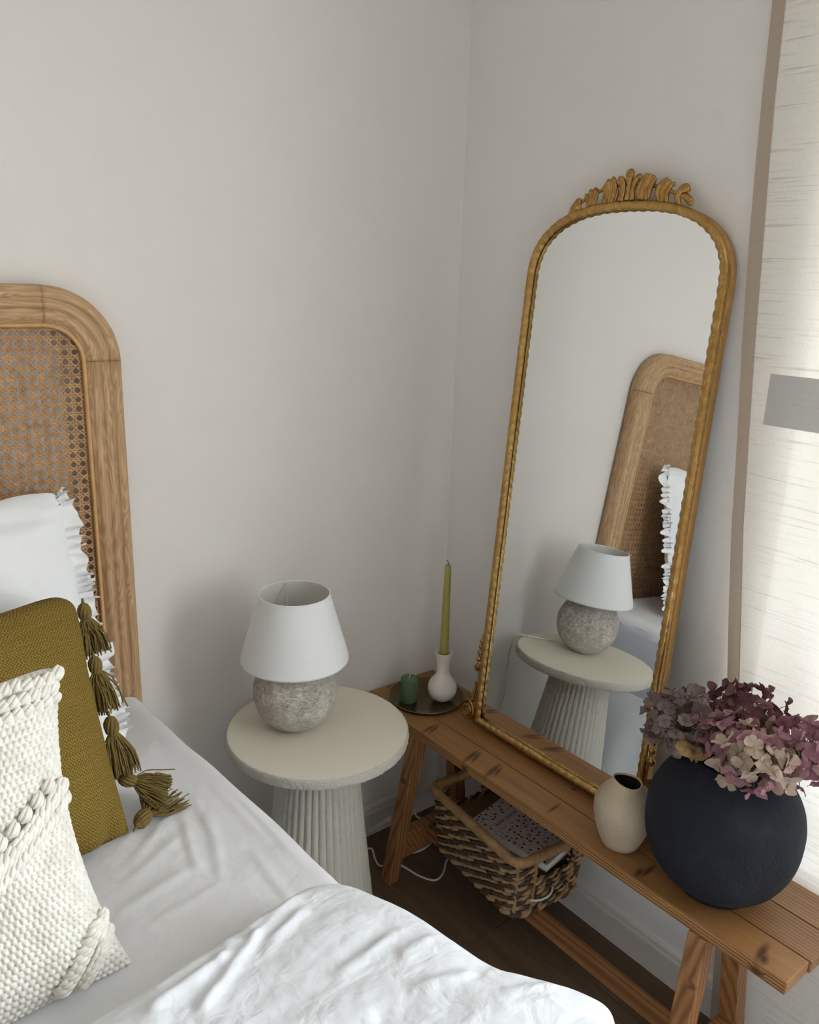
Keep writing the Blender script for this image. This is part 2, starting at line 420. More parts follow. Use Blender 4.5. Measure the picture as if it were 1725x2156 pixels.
def lathe(c, prof, n=64, warp=None):
    """prof: list of (r, z); revolved about the vertical through c"""
    t = np.linspace(0, 2 * PI, n, endpoint=False); V = []
    for (r, z) in prof:
        R = r * np.ones(n)
        if warp is not None: R = warp(R, t, z)
        V.append(np.stack([c[0] + R * np.cos(t), c[1] + R * np.sin(t), np.full(n, c[2] + z)], 1))
    V = np.concatenate(V)
    m = len(prof); f = []
    for i in range(m - 1):
        for j in range(n):
            j2 = (j + 1) % n
            f.append((i * n + j, i * n + j2, (i + 1) * n + j2, (i + 1) * n + j))
    return (V, f)
def smooth_path(pts, n=40, closed=False):
    P = np.asarray(pts, float); k = len(P)
    t = np.linspace(0, k if closed else k - 1, n, endpoint=not closed); out = []
    for x in t:
        i = int(math.floor(x)); u = x - i
        if not closed: i = min(i, k - 2); u = x - i
        def g(j): return P[j % k] if closed else P[min(max(j, 0), k - 1)]
        a, b, c, d = g(i - 1), g(i), g(i + 1), g(i + 2)
        out.append(.5 * ((2 * b) + (c - a) * u + (2 * a - 5 * b + 4 * c - d) * u * u + (3 * b - a - 3 * c + d) * u ** 3))
    return np.array(out)
def tube(path, r, n=8, closed=False, flat=None, up=None, cap=True):
    """sweep of an ellipse (r, flat*r) along a path; up fixes the flat direction"""
    P = np.asarray(path, float); m = len(P)
    R = np.ones(m) * r if np.isscalar(r) else np.asarray(r, float)
    T = np.roll(P, -1, 0) - np.roll(P, 1, 0)
    if not closed: T[0] = P[1] - P[0]; T[-1] = P[-1] - P[-2]
    T /= np.linalg.norm(T, axis=1)[:, None] + 1e-12
    N = np.zeros_like(P)
    if up is not None:
        U = np.asarray(up, float); U = np.tile(U, (m, 1)) if U.ndim == 1 else U
        N = U - (U * T).sum(1)[:, None] * T
    else:
        a = np.array([0, 0, 1.]) if abs(T[0][2]) < .9 else np.array([1., 0, 0])
        N[0] = a - (a @ T[0]) * T[0]; N[0] /= np.linalg.norm(N[0])
        for i in range(1, m):
            b = N[i - 1] - (N[i - 1] @ T[i]) * T[i]; N[i] = b / (np.linalg.norm(b) + 1e-12)
    N /= np.linalg.norm(N, axis=1)[:, None] + 1e-12
    B = np.cross(T, N); fl = 1.0 if flat is None else flat
    t = np.linspace(0, 2 * PI, n, endpoint=False)
    V = (P[:, None] + R[:, None, None] * (fl * np.cos(t)[None, :, None] * N[:, None] + np.sin(t)[None, :, None] * B[:, None])).reshape(-1, 3)
    L = np.concatenate([[0], np.cumsum(np.linalg.norm(np.diff(P, axis=0), axis=1))])
    UV = np.stack([np.repeat(L, n), np.tile(t / (2 * PI), m)], 1)
    F = grid_faces(m, n, closed, True)
    if cap and not closed:
        F = F + [tuple(range(n))[::-1], tuple((m - 1) * n + j for j in range(n))]
    return (V, F, UV)
def ellipsoid(c, rx, ry, rz, nu=12, nv=8, rot=None):
    V = []
    for i in range(nv + 1):
        a = PI * i / nv
        for j in range(nu):
            b = 2 * PI * j / nu
            V.append((rx * math.sin(a) * math.cos(b), ry * math.sin(a) * math.sin(b), rz * math.cos(a)))
    V = np.array(V)
    if rot is not None: V = V @ np.array(rot).T
    V = V + np.array(c); F = []
    for i in range(nv):
        for j in range(nu):
            j2 = (j + 1) % nu; F.append((i * nu + j, (i + 1) * nu + j, (i + 1) * nu + j2, i * nu + j2))
    return (V, F)
def fbm(x, y, z=0., o=4):
    return noise.fractal(Vector((x, y, z)), 1.0, 2.0, o)

# ------------------------------------------------------------------ setting
X0, Y0, ZC = -3.9, -4.3, 2.55
def struct(name, geo, mat, parent=None, smooth=False):
    o = obj(name, geo, mat, parent, smooth)
    o['kind'] = 'structure'; return o
fl = struct('floor', box(X0, 0.0, Y0, 0.0, -.12, -.009), M_GAP)
PWID, PLEN = .19, 1.25
joints = [-.14 - PWID * i for i in range(-1, 21)]
row = 0
for xa in joints:
    x1, x0 = min(xa + .0, 0.0), max(xa - PWID, X0)
    if x1 - x0 < .01: continue
    y = .0 - (.198 if row == 0 else (row * .47) % PLEN); ys = [0.0]
    while y > Y0: ys.append(y); y -= PLEN
    ys.append(Y0)
    for a, b in zip(ys[:-1], ys[1:]):
        if a - b < .02: continue
        obj('floor_plank', box(x0 + .0006, x1 - .0006, b + .0006, a - .0006, -.0089, 0.0, .0012, 1), M_FLOOR, fl, False)
    row += 1
struct('ceiling', box(X0 - .15, .3, Y0 - .15, .15, ZC, ZC + .1), M_CEIL)
struct('wall_back', box(X0 - .15, .3, 0, .15, -.12, ZC), M_WALL)
struct('wall_left', box(X0 - .15, X0, Y0, 0, -.12, ZC), M_WALL)
struct('wall_front', box(X0 - .15, .3, Y0 - .15, Y0, -.12, ZC), M_WALL)
wy0, wy1, wz0, wz1 = WIN
struct('wall_right', join(box(0, .3, wy1, 0, -.12, ZC), box(0, .3, Y0, wy0, -.12, ZC), box(0, .3, wy0, wy1, -.12, wz0), box(0, .3, wy0, wy1, wz1, ZC)), M_WALL2)
wr = bpy.data.objects['wall_right']
for (y, z) in ((-.835, 1.335), (-.850, 1.05), (-.812, 1.62)):
    obj('paint_nub', ellipsoid((-.0005, y + .03, z), .0016, .0022, .0022, 8, 6), M_WALL2, wr)
wf = struct('window_1', join(box(.1, .17, wy0, wy0 + .06, wz0, wz1), box(.1, .17, wy1 - .06, wy1, wz0, wz1), box(.1, .17, wy0, wy1, wz0, wz0 + .06), box(.1, .17, wy0, wy1, wz1 - .06, wz1),
    box(.1, .17, -1.98, -1.92, wz0, wz1)), M_TRIM)
obj('window_pane', box(.132, .138, wy0 + .055, -1.975, wz0 + .055, wz1 - .055), M_GLASS, wf, False)
obj('window_pane', box(.132, .138, -1.925, wy1 - .055, wz0 + .055, wz1 - .055), M_GLASS, wf, False)
obj('window_handle', box(.06, .1, -1.965, -1.935, 1.02, 1.05, .004), M_TRIM, wf, False)
# skirting: flat face with a hollow-and-round moulding on top
BP = [(0, 0), (.014, 0), (.014, .066), (.0135, .070), (.0115, .074), (.0105, .078), (.0095, .083), (.007, .0875), (.003, .0905), (0, .0908)]
def skirting(name, a, b, inward):
    a, b, inward = np.array(a, float), np.array(b, float), np.array(inward, float); V = []
    for e in (a, b):
        for (d, z) in BP: V.append((e[0] + inward[0] * d, e[1] + inward[1] * d, z))
    n = len(BP); f = [(i, i + 1, n + i + 1, n + i) for i in range(n - 1)] + [tuple(range(n)), tuple(range(2 * n - 1, n - 1, -1))]
    return struct(name, (V, f), M_TRIM)
skirting('baseboard_back', (X0, 0), (0, 0), (0, -1))
skirting('baseboard_right', (0, 0), (0, Y0), (-1, 0))
skirting('baseboard_left', (X0, Y0), (X0, 0), (1, 0))
# the torn sealant strip on the back skirting by the bench leg
rs = random.Random(3)
V = []; n = 14
for i in range(n):
    t = i / (n - 1); x = -.255 + t * .075
    V += [(x, -.0145, .004 + .002 * t), (x, -.0165 - .004 * rs.random(), .010 + .010 * math.sin(t * 2.2) + .004 * rs.random()), (x, -.0145, .016 + .018 * t + .004 * rs.random())]
struct('trim_1', (V, grid_faces(n, 3)), M_TRIM)

# ------------------------------------------------------------------ bed with cane headboard
HBX, HBZ = -.8815, 1.4806     # outer right edge, top edge
BW = 1.66                      # width
bed = thing('bed', (HBX - BW / 2, -1.05, 0), 'oak framed bed with a woven cane headboard against the back wall', 'bed')
def obj_p(*a, **k): return obj(*a, **k)
# headboard outline: right stile up, round the corner, along the top; mirrored for the left half
RO = .134; FWD = .067
PROF = [(.000, -.0105), (.000, -.044), (.0015, -.049), (.005, -.0525)]
for i in range(3):
    a0 = .005 + i * .0188
    for j in range(1, 7):
        t = j / 6; PROF.append((a0 + t * .0188, -.0515 - .0062 * math.sin(PI * t) ** .75 + (.0014 if j == 6 and i < 2 else 0)))
PROF += [(.0645, -.050), (FWD, -.046), (FWD, -.0105)]
def frame_pt(s, d):
    """s along the outline (0 bottom right, right stile, corner, top rail to the middle), d inwards"""
    L1 = HBZ - RO - .15
    if s <= L1: return (HBX - d, .15 + s), 0
    s -= L1; L2 = RO * PI / 2
    if s <= L2:
        a = s / RO; return (HBX - RO + (RO - d) * math.cos(a), HBZ - RO + (RO - d) * math.sin(a)), 1
    s -= L2; return (HBX - RO - s, HBZ - d), 2
L1 = HBZ - RO - .15; L2 = RO * PI / 2; L3 = BW - 2 * RO
def frame_piece(s0, s1, n, flip=False):
    V, U = [], []; ss = np.linspace(s0 + .0004, s1 - .0004, n); acc = 0
    for s in ss:
        acc = 0
        for i, (d, y) in enumerate(PROF):
            if i: acc += math.hypot(d - PROF[i - 1][0], y - PROF[i - 1][1])
            (x, z), _ = frame_pt(s, d)
            if flip: x = 2 * (HBX - BW / 2) - x
            V.append((x, y, z)); U.append((s + (3.7 if flip else 0), acc))
    m = len(PROF); F = grid_faces(n, m, False, True) + [tuple(range(m)), tuple((n - 1) * m + j for j in range(m - 1, -1, -1))]
    if flip: F = [f[::-1] for f in F]
    return (V, F, U)
hb = obj('headboard', frame_piece(L1 + L2, L1 + L2 + L3, 24), M_OAK, bed)
def sub(name, geo, mat, **k): return obj(name, geo, mat, hb, **k)
for fl_ in (False, True):
    sub('stile', frame_piece(0, L1, 30, fl_), M_OAK)
    sub('corner_block', frame_piece(L1, L1 + L2, 22, fl_), M_OAK)
def rr_path(d, n=14, z0=.5):
    P = [(HBX - d, z0)]
    for i in range(n + 1):
        a = PI / 2 * i / n; P.append((HBX - RO + (RO - d) * math.cos(a), HBZ - RO + (RO - d) * math.sin(a)))
    Q = [(2 * (HBX - BW / 2) - x, z) for (x, z) in P[::-1]]
    return P + Q
bp = rr_path(.0685)
sub('cane_bead', tube([(x, -.0475, z) for x, z in bp], .0042, 8, up=(0, 1, 0)), M_BEAD)
# cane webbing: paired verticals and horizontals, single diagonals
g = .0172
IX0, IX1, IZ0, IZ1 = HBX - BW + .068, HBX - .068, .52, HBZ - .068; RI = RO - .068
def inside(x, z):
    if x < IX0 or x > IX1 or z < IZ0 or z > IZ1: return False
    for cx, sg in ((IX1 - RI, 1), (IX0 + RI, -1)):
        if (x - cx) * sg > 0 and z > IZ1 - RI and (x - cx) ** 2 + (z - IZ1 + RI) ** 2 > RI * RI: return False
    return True
CV, CF = [], []
def ribbon(p0, dx, dz, steps, w, yoff, amp, ph):
    L = math.hypot(dx, dz); nx, nz = -dz / L * w, dx / L * w; last = None
    for i in range(steps):
        x, z = p0[0] + dx * i, p0[1] + dz * i
        if not inside(x, z): last = None; continue
        y = yoff + amp * math.cos(PI * i + ph); b = len(CV)
        CV.extend([(x - nx, y, z - nz), (x, y - .0006, z), (x + nx, y, z + nz)])
        if last is not None: CF.extend([(last, last + 1, b + 1, b), (last + 1, last + 2, b + 2, b + 1)])
        last = b
nxn, nzn = int((IX1 - IX0) / g) + 2, int((IZ1 - IZ0) / g) + 2
for i in range(nxn):
    for s in (-.0021, .0021):
        ribbon((IX1 - .006 - i * g + s, IZ0), 0, g / 2, nzn * 2, .0014, -.0420, .0007, i * PI)
for j in range(nzn):
    for s in (-.0021, .0021):
        ribbon((IX0, IZ1 - .006 - j * g + s), g / 2, 0, nxn * 2, .0014, -.0424, .0007, j * PI + PI)
for k_ in range(-nzn, nxn):
    ribbon((IX1 - .006 - (k_ + .5) * g, IZ1 - .006 - nzn * g), g / 2, g / 2, nzn * 2 + 2, .0012, -.0432, .0005, 0)
    ribbon((IX1 - .006 - (k_ + .5) * g, IZ1 - .006), g / 2, -g / 2, nzn * 2 + 2, .0012, -.0436, .0005, PI)
    ribbon((IX1 - .006 - (nxn + k_ + .5) * g, IZ1 - .006), g / 2, -g / 2, nzn * 2 + 2, .0012, -.0436, .0005, PI) if k_ >= 0 else None
sub('cane_webbing', (CV, CF), M_CANE, kind='stuff')
BL, BR_, BT, BB = HBX - BW + .012, HBX + .010, -.06, -2.08
obj('mattress', box(BL, BR_, BB, BT, .40, .636, .03, 4), M_MATT, bed)
# skirt cloth hanging round the base, in soft folds
per = []
for x, y in [(BR_ + .004, -.07), (BR_ + .004, BB), (BL - .004, BB - .004), (BL - .004, -.07)]: per.append((x, y))
V = []; segs = []
for a, b in zip(per[:-1], per[1:]):
    n = max(2, int(math.dist(a, b) / .012))
    segs += [(a[0] + (b[0] - a[0]) * i / n, a[1] + (b[1] - a[1]) * i / n, (b[1] - a[1]) / math.dist(a, b), -(b[0] - a[0]) / math.dist(a, b)) for i in range(n)]
zs = np.linspace(.43, .025, 14)
for i, (x, y, nx, ny) in enumerate(segs):
    for q, z in enumerate(zs):
        t = q / 13; w = (.012 * math.sin(i * .36 + 1.4 * t + math.sin(i * .07) * 2) + .010 * fbm(i * .05, t * 1.2)) * t ** .7
        V.append((x - nx * w * 1.0, y - ny * w * 1.0, z))
obj('bed_skirt', (V, grid_faces(len(segs), 14)), M_SKIRT, bed)
for x in (BR_ - .09, BL + .05):
    for y in (BB + .05, -.12): obj('leg', box(x, x + .05, y, y + .05, 0, .2, .004), M_OAK, bed, False)
obj('bed_base', box(BL + .02, BR_ - .02, BB + .02, BT - .01, .2, .40, .01), M_SKIRT, bed, False)

# ------------------------------------------------------------------ sheet
def edge_x(y):
    return float(np.interp(-y, [.06, .27, .47, .64, .9, 2.1], [-.889, -.874, -.860, -.852, -.850, -.850]))
def ridge(px, py, a, b, w, taper=True):
    ax, ay = a; bx, by = b; dx, dy = bx - ax, by - ay; L2_ = dx * dx + dy * dy
    t = max(0., min(1., ((px - ax) * dx + (py - ay) * dy) / L2_)); d = math.hypot(px - ax - t * dx, py - ay - t * dy)
    e = math.sin(PI * min(1, max(0, t))) ** .6 if taper else 1.
    return math.exp(-(d / w) ** 2) * e
SHEET_F = [((-.93, -.46), (-1.00, -.66), .010), ((-.945, -.44), (-.965, -.56), .007), ((-1.10, -.55), (-.98, -.45), .012), ((-1.12, -.58), (-.99, -.52), .010), ((-1.15, -.63), (-1.0, -.60), .012),
    ((-.98, -.47), (-1.02, -.62), .008), ((-.905, -.42), (-.90, -.62), .009), ((-.88, -.47), (-.885, -.70), .008), ((-1.10, -.50), (-.96, -.40), .008), ((-.93, -.62), (-.94, -.76), .010), ((-1.13, -.68), (-1.0, -.66), .012)]
nx_, ny_ = 210, 170
V, U = [], []
ys = np.linspace(-.058, -1.0, ny_)
for y in ys:
    ex = edge_x(y) + .0012 * math.sin(y * 31)
    for i in range(nx_):
        t = i / (nx_ - 1)
        if t < .86:
            s = 1 - (1 - t / .86) ** 1.0; x = BL - .004 + (ex - .035 - BL + .004) * s ** .55; z = .655
        else:
            a = (t - .86) / .14
            if a < .75: q = a / .75 * PI / 2; x = ex - .035 + .035 * math.sin(q); z = .655 - .026 + .026 * math.cos(q)
            else: x = ex - .001 * (a - .75) + .002 * math.sin(y * 60); z = .629 - (a - .75) / .25 * .018
        h = .0035 * fbm(x * 5, y * 5, 1.3, 3) + .0012 * fbm(x * 22 + y * 9, y * 14, 4.1, 3)
        if x > -1.3:
            for a_, b_, w in SHEET_F: h += .0036 * ridge(x, y, a_, b_, w * .8) - .0014 * ridge(x + .011, y + .004, a_, b_, w * .8)
        h *= 1 - .65 * max(0, min(1, (t - .74) / .12)); h += .008 * math.exp(-((y + .06) / .03) ** 2)
        V.append((x, y, z + h)); U.append((x, y))
sheet = obj('bed_sheet', (V, grid_faces(ny_, nx_), U), M_SHEET, None, loc=(-1.7, -.6, .65))
tag(sheet, 'white cotton sheet pulled smooth over the mattress below the pillows', 'sheet')

# ------------------------------------------------------------------ duvet
bd = [(-2.56, -.85), (-2.2, -.85), (-1.9, -.85), (-1.6, -.85), (-1.35, -.846), (-1.22, -.838), (-1.14, -.828), (-1.05, -.814), (-.98, -.803), (-.93, -.803), (-.895, -.824), (-.866, -.885), (-.850, -.942),
      (-.838, -1.015), (-.828, -1.052), (-.812, -1.077), (-.788, -1.113), (-.772, -1.142), (-.765, -1.170), (-.783, -1.197), (-.82, -1.25), (-.84, -1.4), (-.83, -1.7), (-.85, -2.05), (-.95, -2.13),
      (-1.5, -2.14), (-2.1, -2.13), (-2.5, -2.12), (-2.57, -1.9), (-2.56, -1.3)]
NB = 520
B2 = smooth_path([(x, y, 0) for x, y in bd], 2600, True)
wgt = np.where((B2[:, 0] > -1.5) & (B2[:, 1] > -1.35), 5.0, 1.0)
cs = np.cumsum(np.linalg.norm(np.roll(B2, -1, 0) - B2, axis=1) * wgt); idx = np.searchsorted(cs, np.linspace(0, cs[-1] * .9999, NB))
BND = B2[idx]
cen = np.array([-1.55, -1.42, 0])
ks = np.concatenate([1 - np.linspace(0, 1, 70) ** 1.6 * .45, np.linspace(.53, 0.02, 26)])
CRE = [[(-.963, -.819), (-1.052, -.859), (-1.145, -.918)], [(-.982, -.826), (-1.082, -.843), (-1.170, -.858)], [(-1.015, -.824), (-1.098, -.865), (-1.189, -.888)], [(-.970, -.850), (-1.056, -.883)],
       [(-.872, -1.058), (-.951, -1.032)], [(-.894, -.951), (-1.012, -.970)], [(-.86, -.98), (-.93, -.99)], [(-.80, -1.12), (-.87, -1.10)], [(-1.0, -1.05), (-.93, -1.16)], [(-1.08, -.98), (-1.0, -1.04)]]
V, U = [], []
def dz_duvet(x, y):
    h = .012 * fbm(x * 3.2, y * 3.2, 7.7, 2)
    q = noise.ridged_multi_fractal(Vector((x * 8 + 1.3, y * 8, 2.)), 1.0, 2.1, 4, 1.0, 2.0)
    h += .0022 * (q - 1.0)
    h += .0042 * fbm(x * 9 + y * 4, y * 13, 3., 3) + .0016 * fbm(x * 26 + y * 14, y * 30, 6., 3)
    if x > -1.5 and y > -1.35:
        for L in CRE:
            for a, b in zip(L[:-1], L[1:]):
                h += .0062 * ridge(x, y, a, b, .0085, len(L) == 2) - .0030 * ridge(x + .009, y - .012, a, b, .010, len(L) == 2)
    return h
for P in BND:                      # skirt and rolled under-edge
    d = cen - P; rad = np.linalg.norm(d); over = max(0., min(1., (P[0] + .875) / .02)) if P[1] < -.8 else 0.
    low = .662 - .20 * over
    V.append(tuple(P[:2] + d[:2] / rad * (.03 - .015 * over)) + (low,))
for P in BND:
    d = cen - P; rad = np.linalg.norm(d)
    over = max(0., min(1., (P[0] + .875) / .02)) if P[1] < -.8 else 0.
    V.append(tuple(P[:2] + d[:2] / rad * (.012 - .006 * over)) + (.680 - .07 * over,))
for k_ in ks:
    for P in BND:
        Q = cen + (P - cen) * k_; dd = np.linalg.norm(P - Q)
        e = min(1., dd / .085); dome = math.sqrt(max(0., 1 - (1 - e) ** 2))
        z = .706 + .036 * dome
        V.append((Q[0], Q[1], z + dz_duvet(Q[0], Q[1]) * (.25 + .75 * e)))
V = np.array(V); nr = len(ks) + 2
F = []
for i in range(nr - 1):
    for j in range(NB):
        j2 = (j + 1) % NB; F.append((i * NB + j, (i + 1) * NB + j, (i + 1) * NB + j2, i * NB + j2))
F.append(tuple((nr - 1) * NB + j for j in range(NB)))
dv = obj('duvet', (V, F), M_DUVET, None, loc=(-1.6, -1.4, .68))
tag(dv, 'puffy white linen duvet, crumpled and folded back across the near end of the bed', 'duvet')

# ------------------------------------------------------------------ pillow and cushions
class Frame:
    def __init__(s, TR, BR, left, w, side=1):
        TR, BR = np.array(TR, float), np.array(BR, float)
        s.up = TR - BR; s.h = np.linalg.norm(s.up); s.up /= s.h
        l = np.array(left, float); l -= (l @ s.up) * s.up; l /= np.linalg.norm(l)
        s.rt = -l; s.w = w; s.c = (TR + BR) / 2 + l * w / 2; s.n = np.cross(s.rt, s.up)
    def at(s, u, v, d=0.):
        return s.c + s.rt * (u * s.w / 2) + s.up * (v * s.h / 2) + s.n * d
def cushion(fr, thick, nu, nv, cu, cv, disp, pw=2.6, rnd=.03):
    V, U, F = [], [], []
    for sd in (1, -1):
        b = len(V)
        for i in range(nv):
            v = -1 + 2 * i / (nv - 1)
            for j in range(nu):
                u = -1 + 2 * j / (nu - 1)
                uu_ = u * (1 - cu * (1 - v * v)); vv_ = v * (1 - cv * (1 - u * u))
                t = thick / 2 * max(0., (1 - abs(u) ** pw)) ** .55 * max(0., (1 - abs(v) ** pw)) ** .55
                du, dv_, dn = disp(u, v, sd)
                edge = min(1., 8 * (1 - max(abs(u), abs(v))))
                rn = rnd if v > 0 else rnd * .15
                uu_ *= 1 - rn * abs(v) ** 12 * abs(u) ** 6; vv_ *= 1 - rn * abs(u) ** 12 * abs(v) ** 6
                V.append(fr.at(uu_ + du, vv_ + dv_, sd * (t + .001 + dn * (edge if sd < 0 else 1))))
                U.append((u * fr.w / 2, v * fr.h / 2))
        gf = [tuple(k + b for k in f) for f in grid_faces(nv, nu)]
        F += [f[::-1] for f in gf] if sd > 0 else gf
    return (V, F, U)
# white frilled pillow
pf = Frame((-1.028, -.105, 1.132), (-1.005, -.258, .660), (-1, 0, 0), .70)
pil = thing('pillow', tuple(pf.at(0, -1)), 'white linen pillow with a ruffled border leaning on the headboard', 'pillow')
def dp(u, v, s):
    h = .010 * fbm(u * 2.2, v * 2.2, 3.1 * s, 3) + .004 * fbm(u * 7, v * 11 + u * 3, 9., 3)
    if s > 0:
        h += .007 * (math.exp(-((v - .78 + .12 * (u - .4)) / .05) ** 2) + .7 * math.exp(-((v - .62 + .2 * (u - .4)) / .045) ** 2)) * max(0, 1 - abs(u - .55) * 1.6)
    return 0.012 * fbm(v * 3, u * 3, 1., 2), .020 * fbm(u * 3 + 5, v * 3, 2., 2) - .02 * max(0, v) ** 4 * math.exp(-((u - .45) / .3) ** 2), h
obj('pillow_body', cushion(pf, .17, 90, 64, .02, .03, dp), M_PILLOW, pil)
# ruffle: gathered strip round the border
pts = []
n1 = 900
per = [(-1, -1), (1, -1), (1, 1), (-1, 1), (-1, -1)]
lens = [math.dist((a[0] * pf.w / 2, a[1] * pf.h / 2), (b[0] * pf.w / 2, b[1] * pf.h / 2)) for a, b in zip(per[:-1], per[1:])]
tot = sum(lens); V = []; nq = 7
rs = random.Random(11); runs_ = []
for i in range(n1):
    s = tot * i / n1; e = 0
    while s > lens[e]: s -= lens[e]; e += 1
    t = s / lens[e]; a, b = per[e], per[e + 1]
    u, v = a[0] + (b[0] - a[0]) * t, a[1] + (b[1] - a[1]) * t
    out = np.array([0, -1]) if e == 0 else np.array([1, 0]) if e == 1 else np.array([0, 1]) if e == 2 else np.array([-1, 0])
    cd = min(s, lens[e] - s)
    if cd < .04:
        nxt = [np.array([0, -1]), np.array([1, 0]), np.array([0, 1]), np.array([-1, 0])][(e + (1 if s > lens[e] / 2 else -1)) % 4]
        w = .5 * (1 - cd / .04); out = out * (1 - w) + nxt * w; out = out / np.linalg.norm(out)
    S0 = tot * i / n1
    if e in (0, 2): runs_.append([]); continue
    if not runs_: runs_.append([])
    ph = S0 * 330 + 4.2 * math.sin(S0 * 31) + 3.2 * math.sin(S0 * 73 + 1)
    uu_ = u * (1 - .02 * (1 - v * v)); vv_ = v * (1 - .03 * (1 - u * u))
    wid = (.035 + .008 * fbm(S0 * 14, 2.2, 0, 2)) * (.35 + .65 * min(1, cd / .045))
    for q in range(nq):
        r = q / (nq - 1)
        along = .006 * r * math.cos(ph)
        ampl = (.003 + .013 * r) * math.sin(ph) + .006 * r * math.sin(ph * 2.3 + 1) + .004 * (1 - r) * math.sin(ph * 2)
        P = pf.at(uu_, vv_) + (pf.rt * out[0] + pf.up * out[1]) * (r * wid - .007 + .003 * math.sin(ph * 1.7)) + (pf.rt * -out[1] + pf.up * out[0]) * along + pf.n * (ampl + .004)
        runs_[-1].append(P)
for r_ in runs_:
    if len(r_) > nq: obj('ruffle', (r_, grid_faces(len(r_) // nq, nq)), M_RUFF, pil)

# olive cushion with tassels
of = Frame((-1.074, -.305, 1.012), (-1.066, -.474, .656), (-.95, -.31, 0), .43)
oc = thing('tassel_cushion', tuple(of.at(0, -1)), 'olive green woven cushion with yarn tassels along its side', 'cushion')
def do(u, v, s):
    h = .008 * fbm(u * 2 + 2, v * 2, 5. * s, 2)
    sag = -.05 * math.exp(-((u - .25) / .4) ** 2) * max(0, v) ** 3
    pull = 0.
    if v > .6 and u > .5: h -= .006 * math.exp(-((u - .72) / .1) ** 2) * (v - .6)
    if v < -.6 and u > .3: h += .02 * math.exp(-((u - .62) / .09) ** 2) * (-v - .6) - .016 * math.exp(-((u - .80) / .07) ** 2) * (-v - .6) * 2
    return 0., sag, h
obj('cushion_body', cushion(of, .15, 110, 110, .06, .03, do, 3.0, .07), M_OLIVE, oc)
def tassel(P0, d1, L, spread, knot_r, seed, flat=.45):
    """knot at P0, fringe falling along d1; strands are real yarns joined into one fringe"""
    rs = random.Random(seed); P0 = np.array(P0, float); d1 = np.array(d1, float); d1 /= np.linalg.norm(d1)
    a = np.cross(d1, (0, -.6, .8)); a /= np.linalg.norm(a); b = np.cross(d1, a)
    K = []
    for i in range(10):      # the knot is a ball of wound yarn
        ph = 2 * PI * i / 10; q = []
        for j in range(7):
            t = PI * (.06 + .88 * j / 6)
            rr_ = knot_r * math.sin(t); al = knot_r * 1.25 * (1 - math.cos(t))
            q.append(P0 + d1 * al + a * rr_ * .8 * math.cos(ph + t * .4) + b * rr_ * .8 * math.sin(ph + t * .4))
        K.append(tube(q, knot_r * .28, 5))
    K.append(ellipsoid(P0 + d1 * knot_r * 1.25, knot_r * .85, knot_r * .85, knot_r * 1.1, 10, 6, np.stack([a, b, d1], 1)))
    tail = P0 - d1 * knot_r * .9
    K.append(tube([tail, P0 + d1 * .002], [.0018, .003], 5))
    tob = obj('tassel', join(*[(k[0], k[1]) for k in K]), M_TASSEL, oc)
    S_ = []; T0 = P0 + d1 * knot_r * 2.3
    ring = [T0 + (a * math.cos(t) + b * math.sin(t)) * knot_r * .55 for t in np.linspace(0, 2 * PI, 12, endpoint=False)]
    S_.append(tube(ring, .0016, 5, True))
    for i in range(95):
        t = rs.random() * 2 * PI; r = math.sqrt(rs.random()); sp = 1.35 * spread * r * (.7 + .5 * rs.random())
        l = L * (.84 + .2 * rs.random()); e = a * math.cos(t) * sp + b * math.sin(t) * sp * flat
        bend = np.array([0, 0, -1.]) * L * .10
        wob = (a * rs.uniform(-1, 1) + b * rs.uniform(-1, 1)) * .003
        pts_ = [T0 - d1 * .004 + e * .10, T0 + d1 * l * .22 + e * .55 + wob, T0 + d1 * l * .6 + e * .85 + bend * .3 - wob, T0 + d1 * l + e * 1.05 + bend]
        S_.append(tube(smooth_path(pts_, 7), .00115, 4, cap=False))
    f = obj('fringe', join(*[(k[0], k[1]) for k in S_]), M_TASSEL, tob, kind='stuff')
TAS = [((-1.068, -.332, .996), (.03, -.20, -1.0), .056, .021, .0105, 1), ((-1.070, -.372, .920), (.03, -.22, -1.0), .062, .024, .0105, 2),
       ((-1.066, -.415, .832), (.06, -.22, -1.0), .066, .024, .0115, 3), ((-1.062, -.428, .728), (.9, -.40, -.35), .054, .025, .0110, 4),
       ((-1.058, -.487, .674), (.72, .52, .12), .064, .034, .0125, 5)]
for t_ in TAS: tassel(*t_)

# cream woven cushion
kf = Frame((-1.172, -.570, 1.024), (-1.156, -.722, .654), (-1, .03, 0), .42)
kc = thing('woven_cushion', tuple(kf.at(0, -1)), 'cream chunky wool cushion with tufted zigzag rows at the front of the bed', 'cushion')
NSU, NSV = 52, 46
def dk(u, v, s):
    base = .007 * fbm(u * 2 + 8, v * 2, 2. * s, 2)
    sag = -.05 * math.exp(-((u + .2) / .8) ** 2) * max(0, v) ** 3
    if s < 0: return 0., sag, base
    a = (u + 1) / 2 * NSU; r = (v + 1) / 2 * NSV; ri = math.floor(r)
    a += .5 * (ri % 2) + .12 * math.sin(r * 1.7)
    x = (a % 1.) - .5; y = (r - ri) - .5
    bump_ = max(0., 1 - (x * x * 3.4 + y * y * 4.2)) ** .6
    return 0., sag, base + .0052 * bump_
obj('cushion_body', cushion(kf, .15, 330, 300, .15, .04, dk, 2.8, .04), M_WOOL, kc)
rs = random.Random(5)
